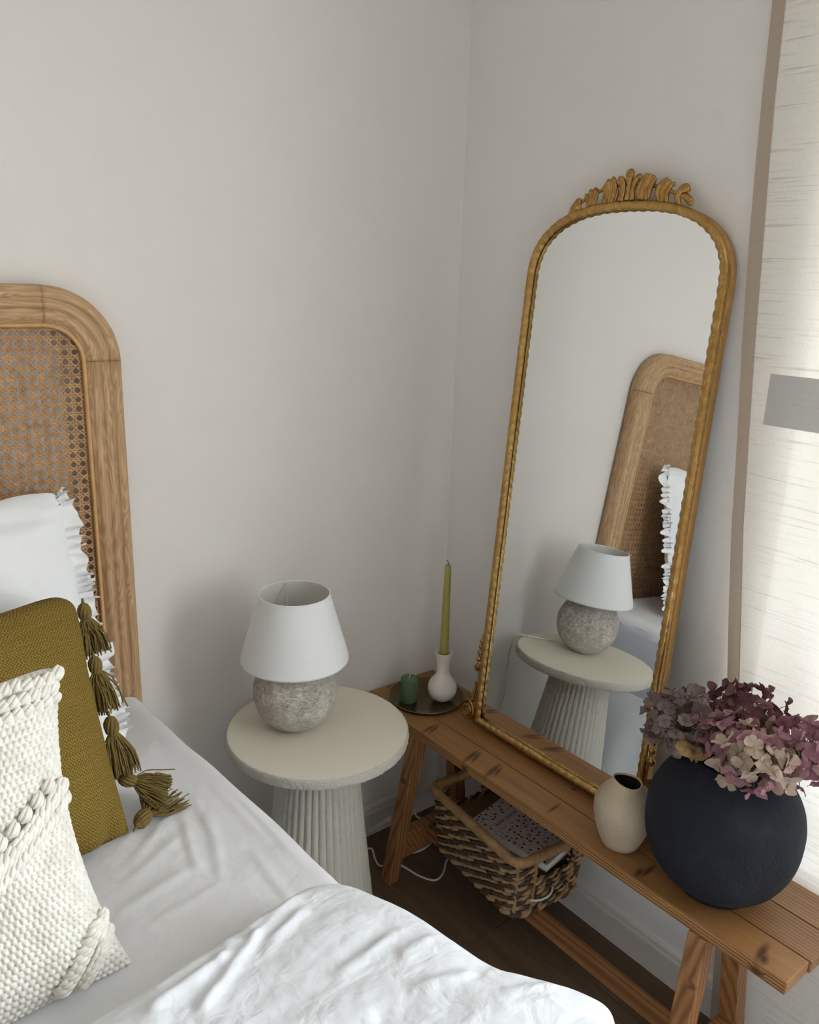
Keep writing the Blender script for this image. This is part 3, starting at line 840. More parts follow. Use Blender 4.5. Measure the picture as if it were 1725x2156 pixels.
def kpos(u, v):
    uu_ = u * (1 - .15 * (1 - v * v)); vv_ = v * (1 - .04 * (1 - u * u)); _, sag, _ = dk(u, v, -1)
    t = .15 / 2 * max(0., (1 - abs(u) ** 2.8)) ** .55 * max(0., (1 - abs(v) ** 2.8)) ** .55
    edge = min(1., 8 * (1 - max(abs(u), abs(v))))
    return kf.at(uu_, vv_ + sag, t + .006)
def tuft(u, v, s=1., ang=.6):
    """a raised loop of three yarns"""
    P = kpos(u, v); gs = []; c, s_ = math.cos(ang), math.sin(ang)
    A = kf.rt * c + kf.up * s_; B = -kf.rt * s_ + kf.up * c
    for k_ in (-1, 0, 1):
        q = []
        for j in range(7):
            t = -1 + 2 * j / 6
            q.append(P + A * t * .0095 * s + B * (k_ * .0042 * s * (1.15 - .5 * t * t)) + kf.n * (.0075 * s * (1 - t * t) - .002 + (.002 if k_ == 0 else 0)))
        gs.append(tube(q, [.0022 * s, .0031 * s, .0035 * s, .0036 * s, .0035 * s, .0031 * s, .0022 * s], 7))
    obj('tuft', join(*[(g_[0], g_[1]) for g_ in gs]), M_WOOL, kc)
for i in range(16):
    u = .97 - i * .062
    tuft(u, .93 - .02 * math.sin(i), 1.05, .75 + rs.uniform(-.2, .2)); tuft(u - .03, .86, 1., .7 + rs.uniform(-.2, .2))
    if i < 9: tuft(u - .01, .79, .85, .6)
for i in range(15):                     # zigzag band from the right edge down to the left
    t = i / 14
    tuft(.95 - .62 * t, .26 - .34 * t, 1.05, 1.0 + rs.uniform(-.3, .3)); tuft(.97 - .62 * t, .18 - .34 * t, .9, 1.1 + rs.uniform(-.3, .3))
    if i % 2: tuft(.90 - .62 * t, .33 - .34 * t, .85, .9)
for i in range(8):
    t = i / 7; tuft(.30 - .42 * t, -.08 - .52 * t + .0, .95, 1.2)
for i in range(9):                      # tufted lower corner
    t = i / 8
    tuft(.90 - .30 * t, -.62 - .28 * t, 1.0, .4 + rs.uniform(-.3, .3)); tuft(.95 - .24 * t, -.70 - .22 * t, 1., .5 + rs.uniform(-.3, .3))
    if i < 6: tuft(.97 - .12 * t, -.60 - .16 * t, .9, .6)

# ------------------------------------------------------------------ side table
TX, TY, TZ = -.5831, -.2633, .576
st = thing('side_table', (TX, TY, 0), 'round cream plaster side table with a fluted pedestal beside the bed', 'table')
prof = [(0, TZ), (.10, TZ), (.188, TZ), (.1915, TZ - .0005)]
rimn = 420
obj('table_top', lathe((TX, TY, 0), prof, 96), M_TTOP, st)
def rimwarp(R, t, z):
    return np.array([r + .0022 * fbm(math.cos(a) * 46, math.sin(a) * 46, z * 240, 3) for r, a in zip(R, t)])
obj('rim', lathe((TX, TY, 0), [(.1915, TZ - .0005), (.1938, TZ - .0015), (.1950, TZ - .004), (.1953, TZ - .007), (.1954, TZ - .010), (.1954, TZ - .013), (.1953, TZ - .016), (.1950, TZ - .019), (.1942, TZ - .0215), (.1925, TZ - .0235), (.187, TZ - .0255), (0, TZ - .0255)], rimn, rimwarp), M_TROUGH, st)
NF = 40
def flute(R, t, z):
    k_ = .0024 if z > .03 else .001
    return R + k_ * (np.abs(np.cos(t * NF / 2)) ** .7 * 2 - 1) + np.array([.0007 * fbm(math.cos(a) * 40, math.sin(a) * 40, z * 60, 2) for a in t])
pp = [(0, 0), (.135, 0), (.138, .006)] + [(.138 - (.138 - .079) * (i / 26) ** 1.0, .008 + (TZ - .034) * i / 26) for i in range(27)] + [(0, TZ - .0256)]
obj('pedestal', lathe((TX, TY, 0), pp, 480, flute), M_TROUGH, st)

# ------------------------------------------------------------------ lamp
LX, LY = -.6169, -.2252
lp = thing('table_lamp', (LX, LY, TZ), 'table lamp with a white cone shade on a round concrete base', 'lamp')
RS = .0885; zc_ = .0845
bp_ = []
for i in range(41):
    a = PI * (.08 + .84 * i / 40); bp_.append((RS * math.sin(a) * (1 + 0 * i), zc_ - RS * math.cos(a)))
bp_ = [(0, 0), (.030, 0.0)] + [q for q in bp_ if q[1] > .0035] + [(.012, .1695), (0, .1695)]
def concw(R, t, z):
    return np.array([max(0, r + (.0011 * fbm(math.cos(a) * r * 60, math.sin(a) * r * 60, z * 60, 4) if r > .015 else 0)) for r, a in zip(R, t)])
obj('lamp_base', lathe((LX, LY, TZ), bp_, 120, concw), M_CONC, lp)
obj('socket', lathe((LX, LY, TZ), [(.012, .165), (.017, .168), (.017, .215), (.012, .222), (0, .222)], 24), M_TRIM, lp)
s1, s2, r1, r2 = .8813 - TZ, .7355 - TZ, .0734, .1135
shade = obj('lamp_shade', lathe((LX, LY, TZ), [(r2 - .0014, s2), (r2, s2 - .0004), (r2, s2 + .004), (r1, s1 - .003), (r1 + .0003, s1), (r1 - .0014, s1 + .0002)], 96), M_SHADE, lp)
obj('shade_lining', lathe((LX, LY, TZ), [(r1 - .0014, s1 + .0002), (r1 - .002, s1 - .004), (r2 - .002, s2 + .003), (r2 - .0014, s2)], 96), M_SHADEIN, shade)
tr_ = [tube([(LX + (r1 - .0005) * math.cos(a), LY + (r1 - .0005) * math.sin(a), TZ + s1 - .001) for a in np.linspace(0, 2 * PI, 60, endpoint=False)], .0013, 6, True)]
obj('rim_trim', (tr_[0][0], tr_[0][1]), M_SHADE, shade)
sp_ = []
for a in (math.radians(75), math.radians(195), math.radians(315)):
    sp_.append(tube([(LX + .016 * math.cos(a), LY + .016 * math.sin(a), TZ + .216), (LX + .045 * math.cos(a), LY + .045 * math.sin(a), TZ + .240), (LX + (r1 - .003) * math.cos(a), LY + (r1 - .003) * math.sin(a), TZ + s1 - .004)], .0013, 6))
obj('shade_carrier', join(*[(q[0], q[1]) for q in sp_]), M_CORD, lp)
cp = smooth_path([(LX + .030, LY + .075, TZ + .008), (-.592, -.140, TZ + .0035), (-.560, -.120, TZ + .003), (-.535, -.095, TZ + .003), (-.510, -.077, TZ + .0035), (-.500, -.066, TZ - .004), (-.505, -.055, TZ - .05), (-.535, -.035, .45), (-.548, -.03, .33), (-.50, -.035, .12), (-.42, -.05, .02), (-.34, -.052, .0035),
                  (-.285, -.062, .0035), (-.298, -.10, .0035), (-.304, -.135, .0035), (-.262, -.160, .0035), (-.245, -.225, .0035), (-.222, -.262, .0035), (-.188, -.255, .0035), (-.145, -.222, .0035), (-.09, -.20, .0035)], 170)
obj('cord', (lambda q: (q[0], q[1]))(tube(cp, .0026, 7)), M_CORD, lp)
# second white cable lying between the bench legs
c2 = smooth_path([(-.222, -.110, .003), (-.208, -.139, .003), (-.179, -.150, .003), (-.150, -.147, .003), (-.126, -.136, .003), (-.098, -.09, .003), (-.092, -.045, .003), (-.094, -.025, .004), (-.095, -.019, .02)], 60)
o = obj('power_cable', (lambda q: (q[0], q[1]))(tube(c2, .0028, 7)), M_CORD, None, loc=(-.15, -.12, 0))
tag(o, 'white cable looped on the floor between the far bench legs', 'cable')

# ------------------------------------------------------------------ bench
BZ, BTH = .4476, .0245
bn = thing('bench', (BX, BY, 0), 'stained pine bench of three planks under the leaning gold mirror', 'bench')
obj('plank', box(-.2754, -.2012, -1.1690, -.004, BZ - BTH, BZ, .0022), M_PINE1, bn, False)
obj('plank', box(-.1999, -.1190, -1.1725, -.0035, BZ - BTH, BZ, .0022), M_PINE2, bn, False)
obj('plank', box(-.1176, -.0340, -1.1700, -.003, BZ - BTH, BZ, .0022), M_PINE2, bn, False)
zt = BZ - BTH
def leg(xt0, xt1, yt0, yt1, xb0, xb1, yb0, yb1):
    q = lambda x0, x1, y0, y1, z: [(x0, y0, z), (x1, y0, z), (x1, y1, z), (x0, y1, z)]
    obj('leg', hexa(q(xb0, xb1, yb0, yb1, 0), q(xt0, xt1, yt0, yt1, zt), .0015, 1), M_PINEL, bn, False)
leg(-.280, -.246, -.2400, -.2040, -.3316, -.2980, -.2050, -.1690)     # far front
leg(-.166, -.132, -.2400, -.2040, -.0890, -.0550, -.2050, -.1690)     # far rear
leg(-.279, -.245, -1.0310, -.9945, -.3300, -.2960, -1.0330, -.9965)   # near front
leg(-.166, -.132, -1.0310, -.9945, -.0890, -.0550, -1.0330, -.9965)   # near rear
for ya, yb in ((-.2120, -.1800), (-1.0300, -.9990)):
    obj('crossbar', hexa([(-.2935, ya, .070), (-.1000, ya, .070), (-.1000, yb, .070), (-.2935, yb, .070)], [(-.2855, ya, .139), (-.112, ya, .139), (-.112, yb, .139), (-.2855, yb, .139)], .0015, 1), M_PINEX, bn, False)
SX0, SX1, SZ0, SZ1 = -.2145, -.1830, .0995, .1300
obj('stretcher', box(SX0, SX1, -.9985, -.2125, SZ0, SZ1, .0018), M_PINEX, bn, False)

# ------------------------------------------------------------------ mirror
th, yw, DD = .0930, -.0062, .1850
MN = np.array([-math.cos(th) * math.cos(yw), math.cos(th) * math.sin(yw), math.sin(th)])
MU = np.array([math.sin(th), 0, math.cos(th)]); MU -= (MU @ MN) * MN; MU /= np.linalg.norm(MU)
MR = np.cross(MN, MU)
if MR[1] > 0: MR = -MR
def mp_(a, b, off=0.):
    """a: to the right of the mirror's middle, b: height along it, off: forward of the glass"""
    y = -.5222 - .0165 * (1.5 - b) - a
    P = MN * (DD + off) + MU * b
    return P + MR * ((y - P[1]) / MR[1])
mir = thing('wall_mirror', tuple(mp_(0, .436)), 'arched mirror in an ornate gold frame leaning on the wall from the bench', 'mirror')
HWM, BS, BTOP, BBOT = .2425, 1.500, 1.6610, .4440
def outline(ins, n_arch=60, n_side=90, n_bot=40):
    hw = HWM - ins; bt_ = BTOP - ins; bb = BBOT + ins; out = []
    for i in range(n_side): out.append((-hw, bb + (BS - bb) * i / n_side))
    for i in range(n_arch + 1):
        t = PI - PI * i / n_arch
        c, s = math.cos(t), math.sin(t); e = 2 / 2.5
        out.append((math.copysign(abs(c) ** e, c) * hw, BS + abs(s) ** e * (bt_ - BS)))
    for i in range(1, n_side + 1): out.append((hw, BS - (BS - bb) * i / n_side))
    for i in range(1, n_bot): out.append((hw - 2 * hw * i / n_bot, bb))
    # equal spacing
    P = np.array(out + [out[0]]); L = np.concatenate([[0], np.cumsum(np.linalg.norm(np.diff(P, axis=0), axis=1))])
    N = 900; q = np.linspace(0, L[-1], N, endpoint=False)
    return np.stack([np.interp(q, L, P[:, 0]), np.interp(q, L, P[:, 1])], 1)
def framed(ins_off, wav=()):
    """loft a closed profile [(inset, off)] round the outline; wav gives a ripple per profile point"""
    V = []; base = outline(0)
    Ls = np.arange(len(base))
    T = np.roll(base, -1, 0) - np.roll(base, 1, 0); T /= np.linalg.norm(T, axis=1)[:, None]
    for _ in range(3): T = (np.roll(T, 1, 0) + T + np.roll(T, -1, 0)) / 3
    Nn = np.stack([T[:, 1], -T[:, 0]], 1)          # inward for a clockwise outline
    per_ = 2 * PI * 150 / len(base)
    for i in range(len(base)):
        for j, (ins, off) in enumerate(ins_off):
            w = wav[j] if wav else 0.
            rip = math.sin(i * per_) * w + .35 * w * math.sin(i * per_ * .37 + 1)
            p = base[i] + Nn[i] * (ins + rip)
            V.append(mp_(p[0], p[1], off + abs(w) * .5 * math.sin(i * per_ + .8)))
    m = len(ins_off)
    return (V, grid_faces(len(base), m, True, True))
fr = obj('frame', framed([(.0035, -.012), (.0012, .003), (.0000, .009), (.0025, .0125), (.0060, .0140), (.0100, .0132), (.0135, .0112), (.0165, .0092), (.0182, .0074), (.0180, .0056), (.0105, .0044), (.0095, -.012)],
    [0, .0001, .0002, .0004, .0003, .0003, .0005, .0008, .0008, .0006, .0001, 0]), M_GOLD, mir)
obj('frame_side', framed([(.0060, -.0235), (.0022, -.0235), (.0020, .0015), (.0060, .0015)]), M_GOLDSIDE, mir)
gl = outline(.0155)[::6]
m = len(gl)
obj('glass', ([mp_(a, b, 0) for a, b in gl], [tuple(range(m))]), M_MIRROR, mir, False)
obj('backing', ([mp_(a, b, -.003) for a, b in gl] + [mp_(a, b, -.0225) for a, b in gl], [tuple(range(m)), tuple(range(2 * m - 1, m - 1, -1))] + [(i, (i + 1) % m, m + (i + 1) % m, m + i) for i in range(m)]), M_BLACK, mir, False)
def rel(pts, r, off=.006, n=8, flat=.8, ns=16):
    """a carved, tapered finger; pts are (y, h) on the mirror's face"""
    P = []
    for q in pts:
        y, h = q[0], q[1]; o_ = q[2] if len(q) > 2 else off
        a = -.5222 - .0165 * (1.5 - h) - y
        P.append(mp_(a, h, o_))
    P = smooth_path(P, ns); rad = np.interp(np.linspace(0, 1, ns), np.linspace(0, 1, len(r)), r)
    return (lambda t: (t[0], t[1]))(tube(P, rad, n, flat=flat, up=MN))
def crest(name, fingers):
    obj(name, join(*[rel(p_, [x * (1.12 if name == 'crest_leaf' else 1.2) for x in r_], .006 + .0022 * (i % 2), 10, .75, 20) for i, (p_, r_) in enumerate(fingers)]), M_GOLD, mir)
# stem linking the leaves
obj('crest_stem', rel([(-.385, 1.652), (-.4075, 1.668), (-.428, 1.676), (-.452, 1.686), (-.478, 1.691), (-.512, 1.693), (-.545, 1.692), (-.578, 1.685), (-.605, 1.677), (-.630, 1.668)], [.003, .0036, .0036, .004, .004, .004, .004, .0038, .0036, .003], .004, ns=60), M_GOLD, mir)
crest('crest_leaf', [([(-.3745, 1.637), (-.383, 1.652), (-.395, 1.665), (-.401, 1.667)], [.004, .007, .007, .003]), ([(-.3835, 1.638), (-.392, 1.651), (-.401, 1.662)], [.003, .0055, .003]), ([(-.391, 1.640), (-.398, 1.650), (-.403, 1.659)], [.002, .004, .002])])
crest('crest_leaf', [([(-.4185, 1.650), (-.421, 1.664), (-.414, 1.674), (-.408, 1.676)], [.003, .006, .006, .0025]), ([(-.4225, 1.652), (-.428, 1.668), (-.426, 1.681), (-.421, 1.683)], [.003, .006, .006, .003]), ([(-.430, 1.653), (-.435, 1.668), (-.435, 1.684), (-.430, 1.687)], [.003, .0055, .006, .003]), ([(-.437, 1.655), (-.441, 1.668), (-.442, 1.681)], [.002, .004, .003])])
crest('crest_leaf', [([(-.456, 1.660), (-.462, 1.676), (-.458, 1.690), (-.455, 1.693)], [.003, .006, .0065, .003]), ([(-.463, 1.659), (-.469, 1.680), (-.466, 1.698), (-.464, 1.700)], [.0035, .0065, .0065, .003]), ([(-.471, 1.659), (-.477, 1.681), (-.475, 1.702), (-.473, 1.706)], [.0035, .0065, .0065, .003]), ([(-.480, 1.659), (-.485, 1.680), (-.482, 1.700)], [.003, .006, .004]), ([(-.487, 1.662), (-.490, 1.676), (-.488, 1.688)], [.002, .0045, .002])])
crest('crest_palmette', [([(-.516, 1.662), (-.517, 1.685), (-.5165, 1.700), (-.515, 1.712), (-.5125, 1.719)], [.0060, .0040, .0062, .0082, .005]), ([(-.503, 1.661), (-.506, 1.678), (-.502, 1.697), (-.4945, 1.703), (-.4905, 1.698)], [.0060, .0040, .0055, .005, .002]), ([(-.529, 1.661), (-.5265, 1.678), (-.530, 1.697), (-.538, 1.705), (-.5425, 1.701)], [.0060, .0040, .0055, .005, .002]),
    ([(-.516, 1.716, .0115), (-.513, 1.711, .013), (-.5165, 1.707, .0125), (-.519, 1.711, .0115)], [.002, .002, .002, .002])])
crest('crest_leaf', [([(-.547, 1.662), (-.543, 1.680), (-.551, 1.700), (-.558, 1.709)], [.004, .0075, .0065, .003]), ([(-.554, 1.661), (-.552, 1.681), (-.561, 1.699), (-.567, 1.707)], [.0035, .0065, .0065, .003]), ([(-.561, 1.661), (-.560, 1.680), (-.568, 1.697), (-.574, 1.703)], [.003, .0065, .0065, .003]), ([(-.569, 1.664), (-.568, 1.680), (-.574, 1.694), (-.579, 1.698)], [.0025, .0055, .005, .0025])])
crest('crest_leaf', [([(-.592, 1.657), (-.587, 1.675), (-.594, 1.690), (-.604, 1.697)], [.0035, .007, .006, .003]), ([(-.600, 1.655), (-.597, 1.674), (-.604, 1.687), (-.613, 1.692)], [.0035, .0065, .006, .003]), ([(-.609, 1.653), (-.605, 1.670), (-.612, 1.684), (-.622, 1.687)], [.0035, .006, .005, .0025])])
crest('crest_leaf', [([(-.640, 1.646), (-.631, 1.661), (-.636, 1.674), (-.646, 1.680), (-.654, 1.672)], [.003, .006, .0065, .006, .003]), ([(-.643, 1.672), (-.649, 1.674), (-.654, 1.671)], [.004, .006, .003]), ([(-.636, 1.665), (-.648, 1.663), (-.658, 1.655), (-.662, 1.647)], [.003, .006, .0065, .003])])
def corner_scroll(sg):
    """spiral foot and bead garland climbing the side; sg=-1 left, 1 right"""
    ax = lambda h: -.5222 - .0165 * (1.5 - h) - sg * HWM
    Y = lambda d, h: ax(h) - sg * d     # d outward from the frame edge
    L = []
    sp = []
    for i in range(44):
        t = i / 43; a = t * 2 * PI * 2.1 + 1.9; r = .0200 * (1 - .86 * t)
        sp.append((Y(.020 + r * math.cos(a) * 1.0, .4655), .4675 + r * math.sin(a) * 1.15, .013 + .005 * t))
    L.append(rel(sp, [.0050, .0046, .0040, .0030, .0024], .01, 8, .9, 90))
    L.append(rel([(Y(.020, .466), .466, .003)] * 2 + [(Y(.0201, .4665), .4662, .003)], [.017, .017, .017], .006, 14, .35, 4))
    L.append(rel([(Y(.000, .500), .500), (Y(.020, .496), .496), (Y(.036, .484), .484), (Y(.0405, .466), .466), (Y(.030, .447), .447)], [.002, .004, .0055, .005, .004]))
    L.append(rel([(Y(-.012, .449), .449), (Y(.004, .447), .450), (Y(.012, .452), .447)], [.005, .006, .004]))
    L.append(rel([(Y(.020, .490), .490), (Y(.015, .512), .512), (Y(.0105, .535), .535), (Y(.0095, .546), .546)], [.007, .006, .0045, .0055]))
    L.append(rel([(Y(.000, .500), .500), (Y(.002, .530), .530), (Y(.003, .560), .560), (Y(.004, .580), .578)], [.004, .0035, .003, .003]))
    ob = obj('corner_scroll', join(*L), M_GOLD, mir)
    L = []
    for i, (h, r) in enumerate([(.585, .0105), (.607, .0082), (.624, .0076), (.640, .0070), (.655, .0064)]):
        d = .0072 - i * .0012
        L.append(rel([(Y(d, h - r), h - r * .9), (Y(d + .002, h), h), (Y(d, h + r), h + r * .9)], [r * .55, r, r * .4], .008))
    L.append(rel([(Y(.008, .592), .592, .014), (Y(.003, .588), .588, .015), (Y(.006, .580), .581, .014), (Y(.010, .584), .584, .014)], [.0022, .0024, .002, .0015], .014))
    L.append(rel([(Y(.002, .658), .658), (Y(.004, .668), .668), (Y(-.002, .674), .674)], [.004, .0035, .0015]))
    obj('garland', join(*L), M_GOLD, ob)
corner_scroll(-1); corner_scroll(1)

# ------------------------------------------------------------------ tray, candles, bud vase
t0 = (-.157, -.120)
tr = thing('tray', (t0[0], t0[1], BZ), 'round dark bronze tray in the corner holding the candles', 'tray')
obj('tray_plate', lathe((t0[0], t0[1], BZ), [(0, .0015), (.060, .0010), (.066, 0.0), (.070, .0015), (.0955, .0085), (.0985, .0098), (.0975, .0108), (.094, .0100), (.070, .0045), (0, .0042)], 96), M_TRAY, tr)
obj('rim', (lambda q: (q[0], q[1]))(tube([(t0[0] + .0983 * math.cos(a), t0[1] + .0983 * math.sin(a), BZ + .0103) for a in np.linspace(0, 2 * PI, 90, endpoint=False)], .0009, 6, True)), M_TRAYEDGE, tr)
PZ = BZ + .0043
pc = thing('pillar_candle', (-.206, -.1085, PZ), 'short dark green pillar candle with a white wick', 'candle')
obj('wax', lathe((-.206, -.1085, PZ), [(0, 0), (.0215, 0), (.0222, .0015), (.0222, .060), (.0216, .0635), (.0195, .0655), (.012, .0645), (0, .0640)], 48), M_PILLAR, pc)
obj('wick', (lambda q: (q[0], q[1]))(tube(smooth_path([(-.206, -.1085, PZ + .063), (-.2055, -.1085, PZ + .070), (-.2025, -.110, PZ + .077), (-.201, -.110, PZ + .082)], 10), [.0010] * 10, 6)), M_WICKW, pc)
v0 = (-.134, -.157)
bv = thing('bud_vase', (v0[0], v0[1], PZ), 'small white ceramic bottle vase used as a candle holder', 'vase')
zb = PZ
prf = []
for i in range(26):
    a = PI * (.10 + .66 * i / 25); prf.append((.0378 * math.sin(a), .0365 - .0378 * math.cos(a)))
prf = [(0, 0), (.012, .0)] + prf[1:] + [(.0225, .0700), (.0190, .0745), (.0172, .081), (.0168, .090), (.0172, .104), (.0185, .118), (.0205, .130), (.0222, .1355), (.0228, .1372), (.0222, .1382), (.0200, .1374), (.0170, .130), (.0150, .11), (.0148, .08), (0, .078)]
obj('vase_body', lathe((v0[0], v0[1], zb), prf, 56), M_BUD, bv)
tc_ = thing('taper_candle', (v0[0], v0[1], zb + .079), 'tall olive green taper candle standing in the white bottle vase', 'candle')
TZ0, TZ1 = zb + .0795, .8275
obj('wax', lathe((v0[0], v0[1], 0), [(0, TZ0), (.0118, TZ0), (.0122, TZ0 + .02), (.0082, TZ1 - .004), (.0074, TZ1 - .0005), (.004, TZ1), (0, TZ1 - .001)], 40), M_TAPER, tc_)
obj('wick', (lambda q: (q[0], q[1]))(tube(smooth_path([(v0[0], v0[1], TZ1 - .002), (v0[0] + .0008, v0[1], TZ1 + .005), (v0[0] - .0012, v0[1], TZ1 + .0095), (v0[0] - .0050, v0[1] + .001, TZ1 + .0115)], 12), .0008, 6)), M_WICKB, tc_)

# ------------------------------------------------------------------ speckled vase
sv0 = (-.2125, -.7930)
sv = thing('speckled_vase', (sv0[0], sv0[1], BZ), 'small beige speckled vase with an uneven mouth, empty', 'vase')
prf = smooth_path([(.030, 0, 0), (.0355, .003, 0), (.044, .022, 0), (.0535, .050, 0), (.0585, .078, 0), (.0570, .098, 0), (.0475, .115, 0), (.036, .127, 0), (.0295, .136, 0), (.0280, .142, 0)], 44)[:, :2].tolist()
def wsv(R, t, z):
    return R * (1 + .018 * np.cos(2 * t + .8) + .012 * np.cos(3 * t + z * 20))
g_ = lathe((sv0[0], sv0[1], BZ), [(0, 0)] + prf + [(.0265, .1425), (.0250, .139)], 72, wsv)
Vv = np.array(g_[0]); zz = Vv[:, 2] - BZ; aa = np.arctan2(Vv[:, 1] - sv0[1], Vv[:, 0] - sv0[0])
Vv[:, 2] += np.clip((zz - .10) / .04, 0, 1) * (.0045 * np.cos(aa - 2.4) + .0022 * np.cos(2 * aa + 1))
svb = obj('vase_body', (Vv, g_[1]), M_SPECK, sv)
obj('inner_glaze', lathe((sv0[0], sv0[1], BZ), [(.0250, .137), (.028, .125), (.042, .105), (.045, .06), (.03, .01), (0, .008)], 48, wsv), M_SPECKIN, svb)

# ------------------------------------------------------------------ dark vase
dv0 = (-.1660, -.9700)
dvz = thing('dark_vase', (dv0[0], dv0[1], BZ), 'large round navy clay vase holding dried hydrangeas', 'vase')
RD, ZD = .1360, .1450
prf = [(0, 0), (.064, 0), (.0675, .002), (.0685, .010)]
for i in range(18):           # full lower half sitting low on a short foot
    z = .012 + (ZD - .012) * i / 18; prf.append((RD * (1 - ((ZD - z) / ZD) ** 2.35) ** (1 / 2.35), z))
for i in range(28):
    a = PI * (.5 + .32 * i / 27); prf.append((RD * math.sin(a), ZD - RD * math.cos(a) * .965))
prf = prf[:4] + [q for q in prf[4:] if q[0] > .066] + [(.0705, .2595), (.066, .2622), (.061, .2628), (.058, .2600), (.068, .247), (.10, .200), (.110, .145), (.062, .030), (0, .014)]
def wdv(R, t, z):
    return np.array([r * (1 + .010 * fbm(math.cos(a) * 1.6, math.sin(a) * 1.6, z * 9, 2)) for r, a in zip(R, t)])
obj('vase_body', lathe((dv0[0], dv0[1], BZ), prf, 128, wdv), M_NAVY, dvz)

# ------------------------------------------------------------------ dried hydrangeas
def petal_geo(seed):
    """one floret: four cupped sepals round a small eye"""
    rs = random.Random(seed); V, F, U = [], [], []
    for p_ in range(4):
        a = PI / 2 * p_ + rs.uniform(-.18, .18); L = .0180 * rs.uniform(.82, 1.2); wd_ = L * rs.uniform(.46, .58); cup = rs.uniform(-.35, 1.0); tw = rs.uniform(-.6, .6); rs_c = rs.uniform(-.3, .75); b = len(V)
        for i in range(8):
            t = 1 - (1 - i / 7) ** 1.6; w = wd_ * max(.05, math.sin(PI * t ** 1.25)) ** .60
            for j in range(7):
                s = -1 + j / 3
                x = L * t * (1 - .05 * s * s * t); y = w * s
                z = cup * L * t * t * .9 + rs_c * w * s * s + tw * y * t * .9 + .0012 * math.sin(7 * t + 3 * s + seed)
                V.append((x * math.cos(a) - y * math.sin(a), x * math.sin(a) + y * math.cos(a), z)); U.append((s * .5 + p_, t))
        F += [tuple(k_ + b for k_ in f) for f in grid_faces(8, 7)]
    e = ellipsoid((0, 0, .0008), .0016, .0016, .0014, 6, 4); b = len(V)
    V += [tuple(q) for q in e[0]]; U += [(0, 0)] * len(e[0]); F += [tuple(k_ + b for k_ in f) for f in e[1]]
    return V, F, U
FLO = []
for s in range(9):
    V, F, U = petal_geo(40 + s); me = bpy.data.meshes.new('floret'); me.from_pydata(V, [], F)
    uvl = me.uv_layers.new(name='UVMap'); li = np.empty(len(me.loops), int); me.loops.foreach_get('vertex_index', li)
    uvl.data.foreach_set('uv', np.asarray(U, float)[li].ravel()); me.polygons.foreach_set('use_smooth', [True] * len(me.polygons)); FLO.append(me)
def hydrangea(center, r, cols, n, label, seed, squash=(1, 1, .85), extra=()):
    rs = random.Random(seed); c = Vector(center); base = Vector((dv0[0] + rs.uniform(-.02, .02), dv0[1] + rs.uniform(-.02, .02), BZ + .05))
    h = thing('dried_hydrangea', tuple(base), label, 'flower', 'dried hydrangeas in the dark vase')
    neck = Vector((dv0[0] + (c.x - dv0[0]) * .35, dv0[1] + (c.y - dv0[1]) * .35, BZ + .262))
    obj('stem', (lambda q: (q[0], q[1]))(tube(smooth_path([base, (base + neck) / 2, neck, c - Vector((0, 0, r * .3))], 16), .0024, 6)), M_STEM, h)
    mt = m_petal('dried_petal_%s' % ['mauve', 'burgundy', 'rose', 'plum', 'pink'][seed % 5], cols)
    meshes = []
    for me in FLO:
        q = me.copy(); q.name = 'floret'; q.materials.append(mt); meshes.append(q)
    ga = PI * (3 - math.sqrt(5)); twigs = []
    lst = []
    for i in range(n):
        z = 1 - 1.75 * (i + .5) / n; q = math.sqrt(max(0, 1 - z * z)); t = ga * i + seed
        lst.append((Vector((q * math.cos(t), q * math.sin(t), z)), rs.uniform(.70, 1.12)))
    for d, k_ in lst:
        P = c + Vector((d.x * r * squash[0], d.y * r * squash[1], d.z * r * squash[2])) * k_
        if (P - Vector((dv0[0], dv0[1], BZ + ZD))).length < RD + .006 or P.x > -.018: continue
        o = bpy.data.objects.new('floret', meshes[rs.randrange(len(meshes))]); COL.objects.link(o); o.parent = h
        nd = (d + Vector((rs.uniform(-.7, .7), rs.uniform(-.7, .7), rs.uniform(-.5, .5)))).normalized()
        o.rotation_mode = 'QUATERNION'
        o.rotation_quaternion = nd.to_track_quat('Z', 'Y') @ Matrix.Rotation(rs.uniform(0, 6.28), 3, 'Z').to_quaternion()
        s = rs.uniform(.82, 1.16); o.scale = (s, s, s); o.location = P - base
        twigs.append(tube([c - Vector((0, 0, r * .3)), c + (P - c) * .55, P], .0007, 4, cap=False))
    obj('twigs', join(*[(t[0], t[1]) for t in twigs]), M_STEM, h, kind='stuff')
    for (p_, rot, sc) in extra:
        V, F = [], []
        for i in range(12):
            t = i / 11; w = .021 * math.sin(PI * (.05 + .93 * t)) ** .6 * (1 + .16 * math.cos(t * 40))
            for j in range(9):
                s = -1 + j / 4
                V.append(Vector((.058 * (t - .5), w * s, .004 * math.sin(9 * t + 2 * s) - .006 * abs(s) + .003 * math.cos(14 * s))))
        Rm = Matrix.Rotation(rot[2], 3, 'Z') @ Matrix.Rotation(rot[1], 3, 'Y') @ Matrix.Rotation(rot[0], 3, 'X')
        obj('leaf', ([tuple(Vector(p_) + Rm @ (v * sc)) for v in V], grid_faces(12, 9)), M_LEAFDRY, h)
hydrangea((-.192, -.886, .752), .066, [(98, 82, 78), (134, 116, 112), (156, 136, 134), (112, 94, 94), (168, 152, 140)], 54, 'greyed mauve dried hydrangea head nearest the mirror', 0, (1.05, 1.0, .85),
    [((-.226, -.930, .738), (.9, .35, -.6), 1.2)])
hydrangea((-.122, -.962, .770), .068, [(82, 48, 54), (112, 70, 78), (126, 82, 88), (92, 58, 60), (140, 112, 100)], 54, 'burgundy dried hydrangea head at the back, tallest of the bunch', 1)
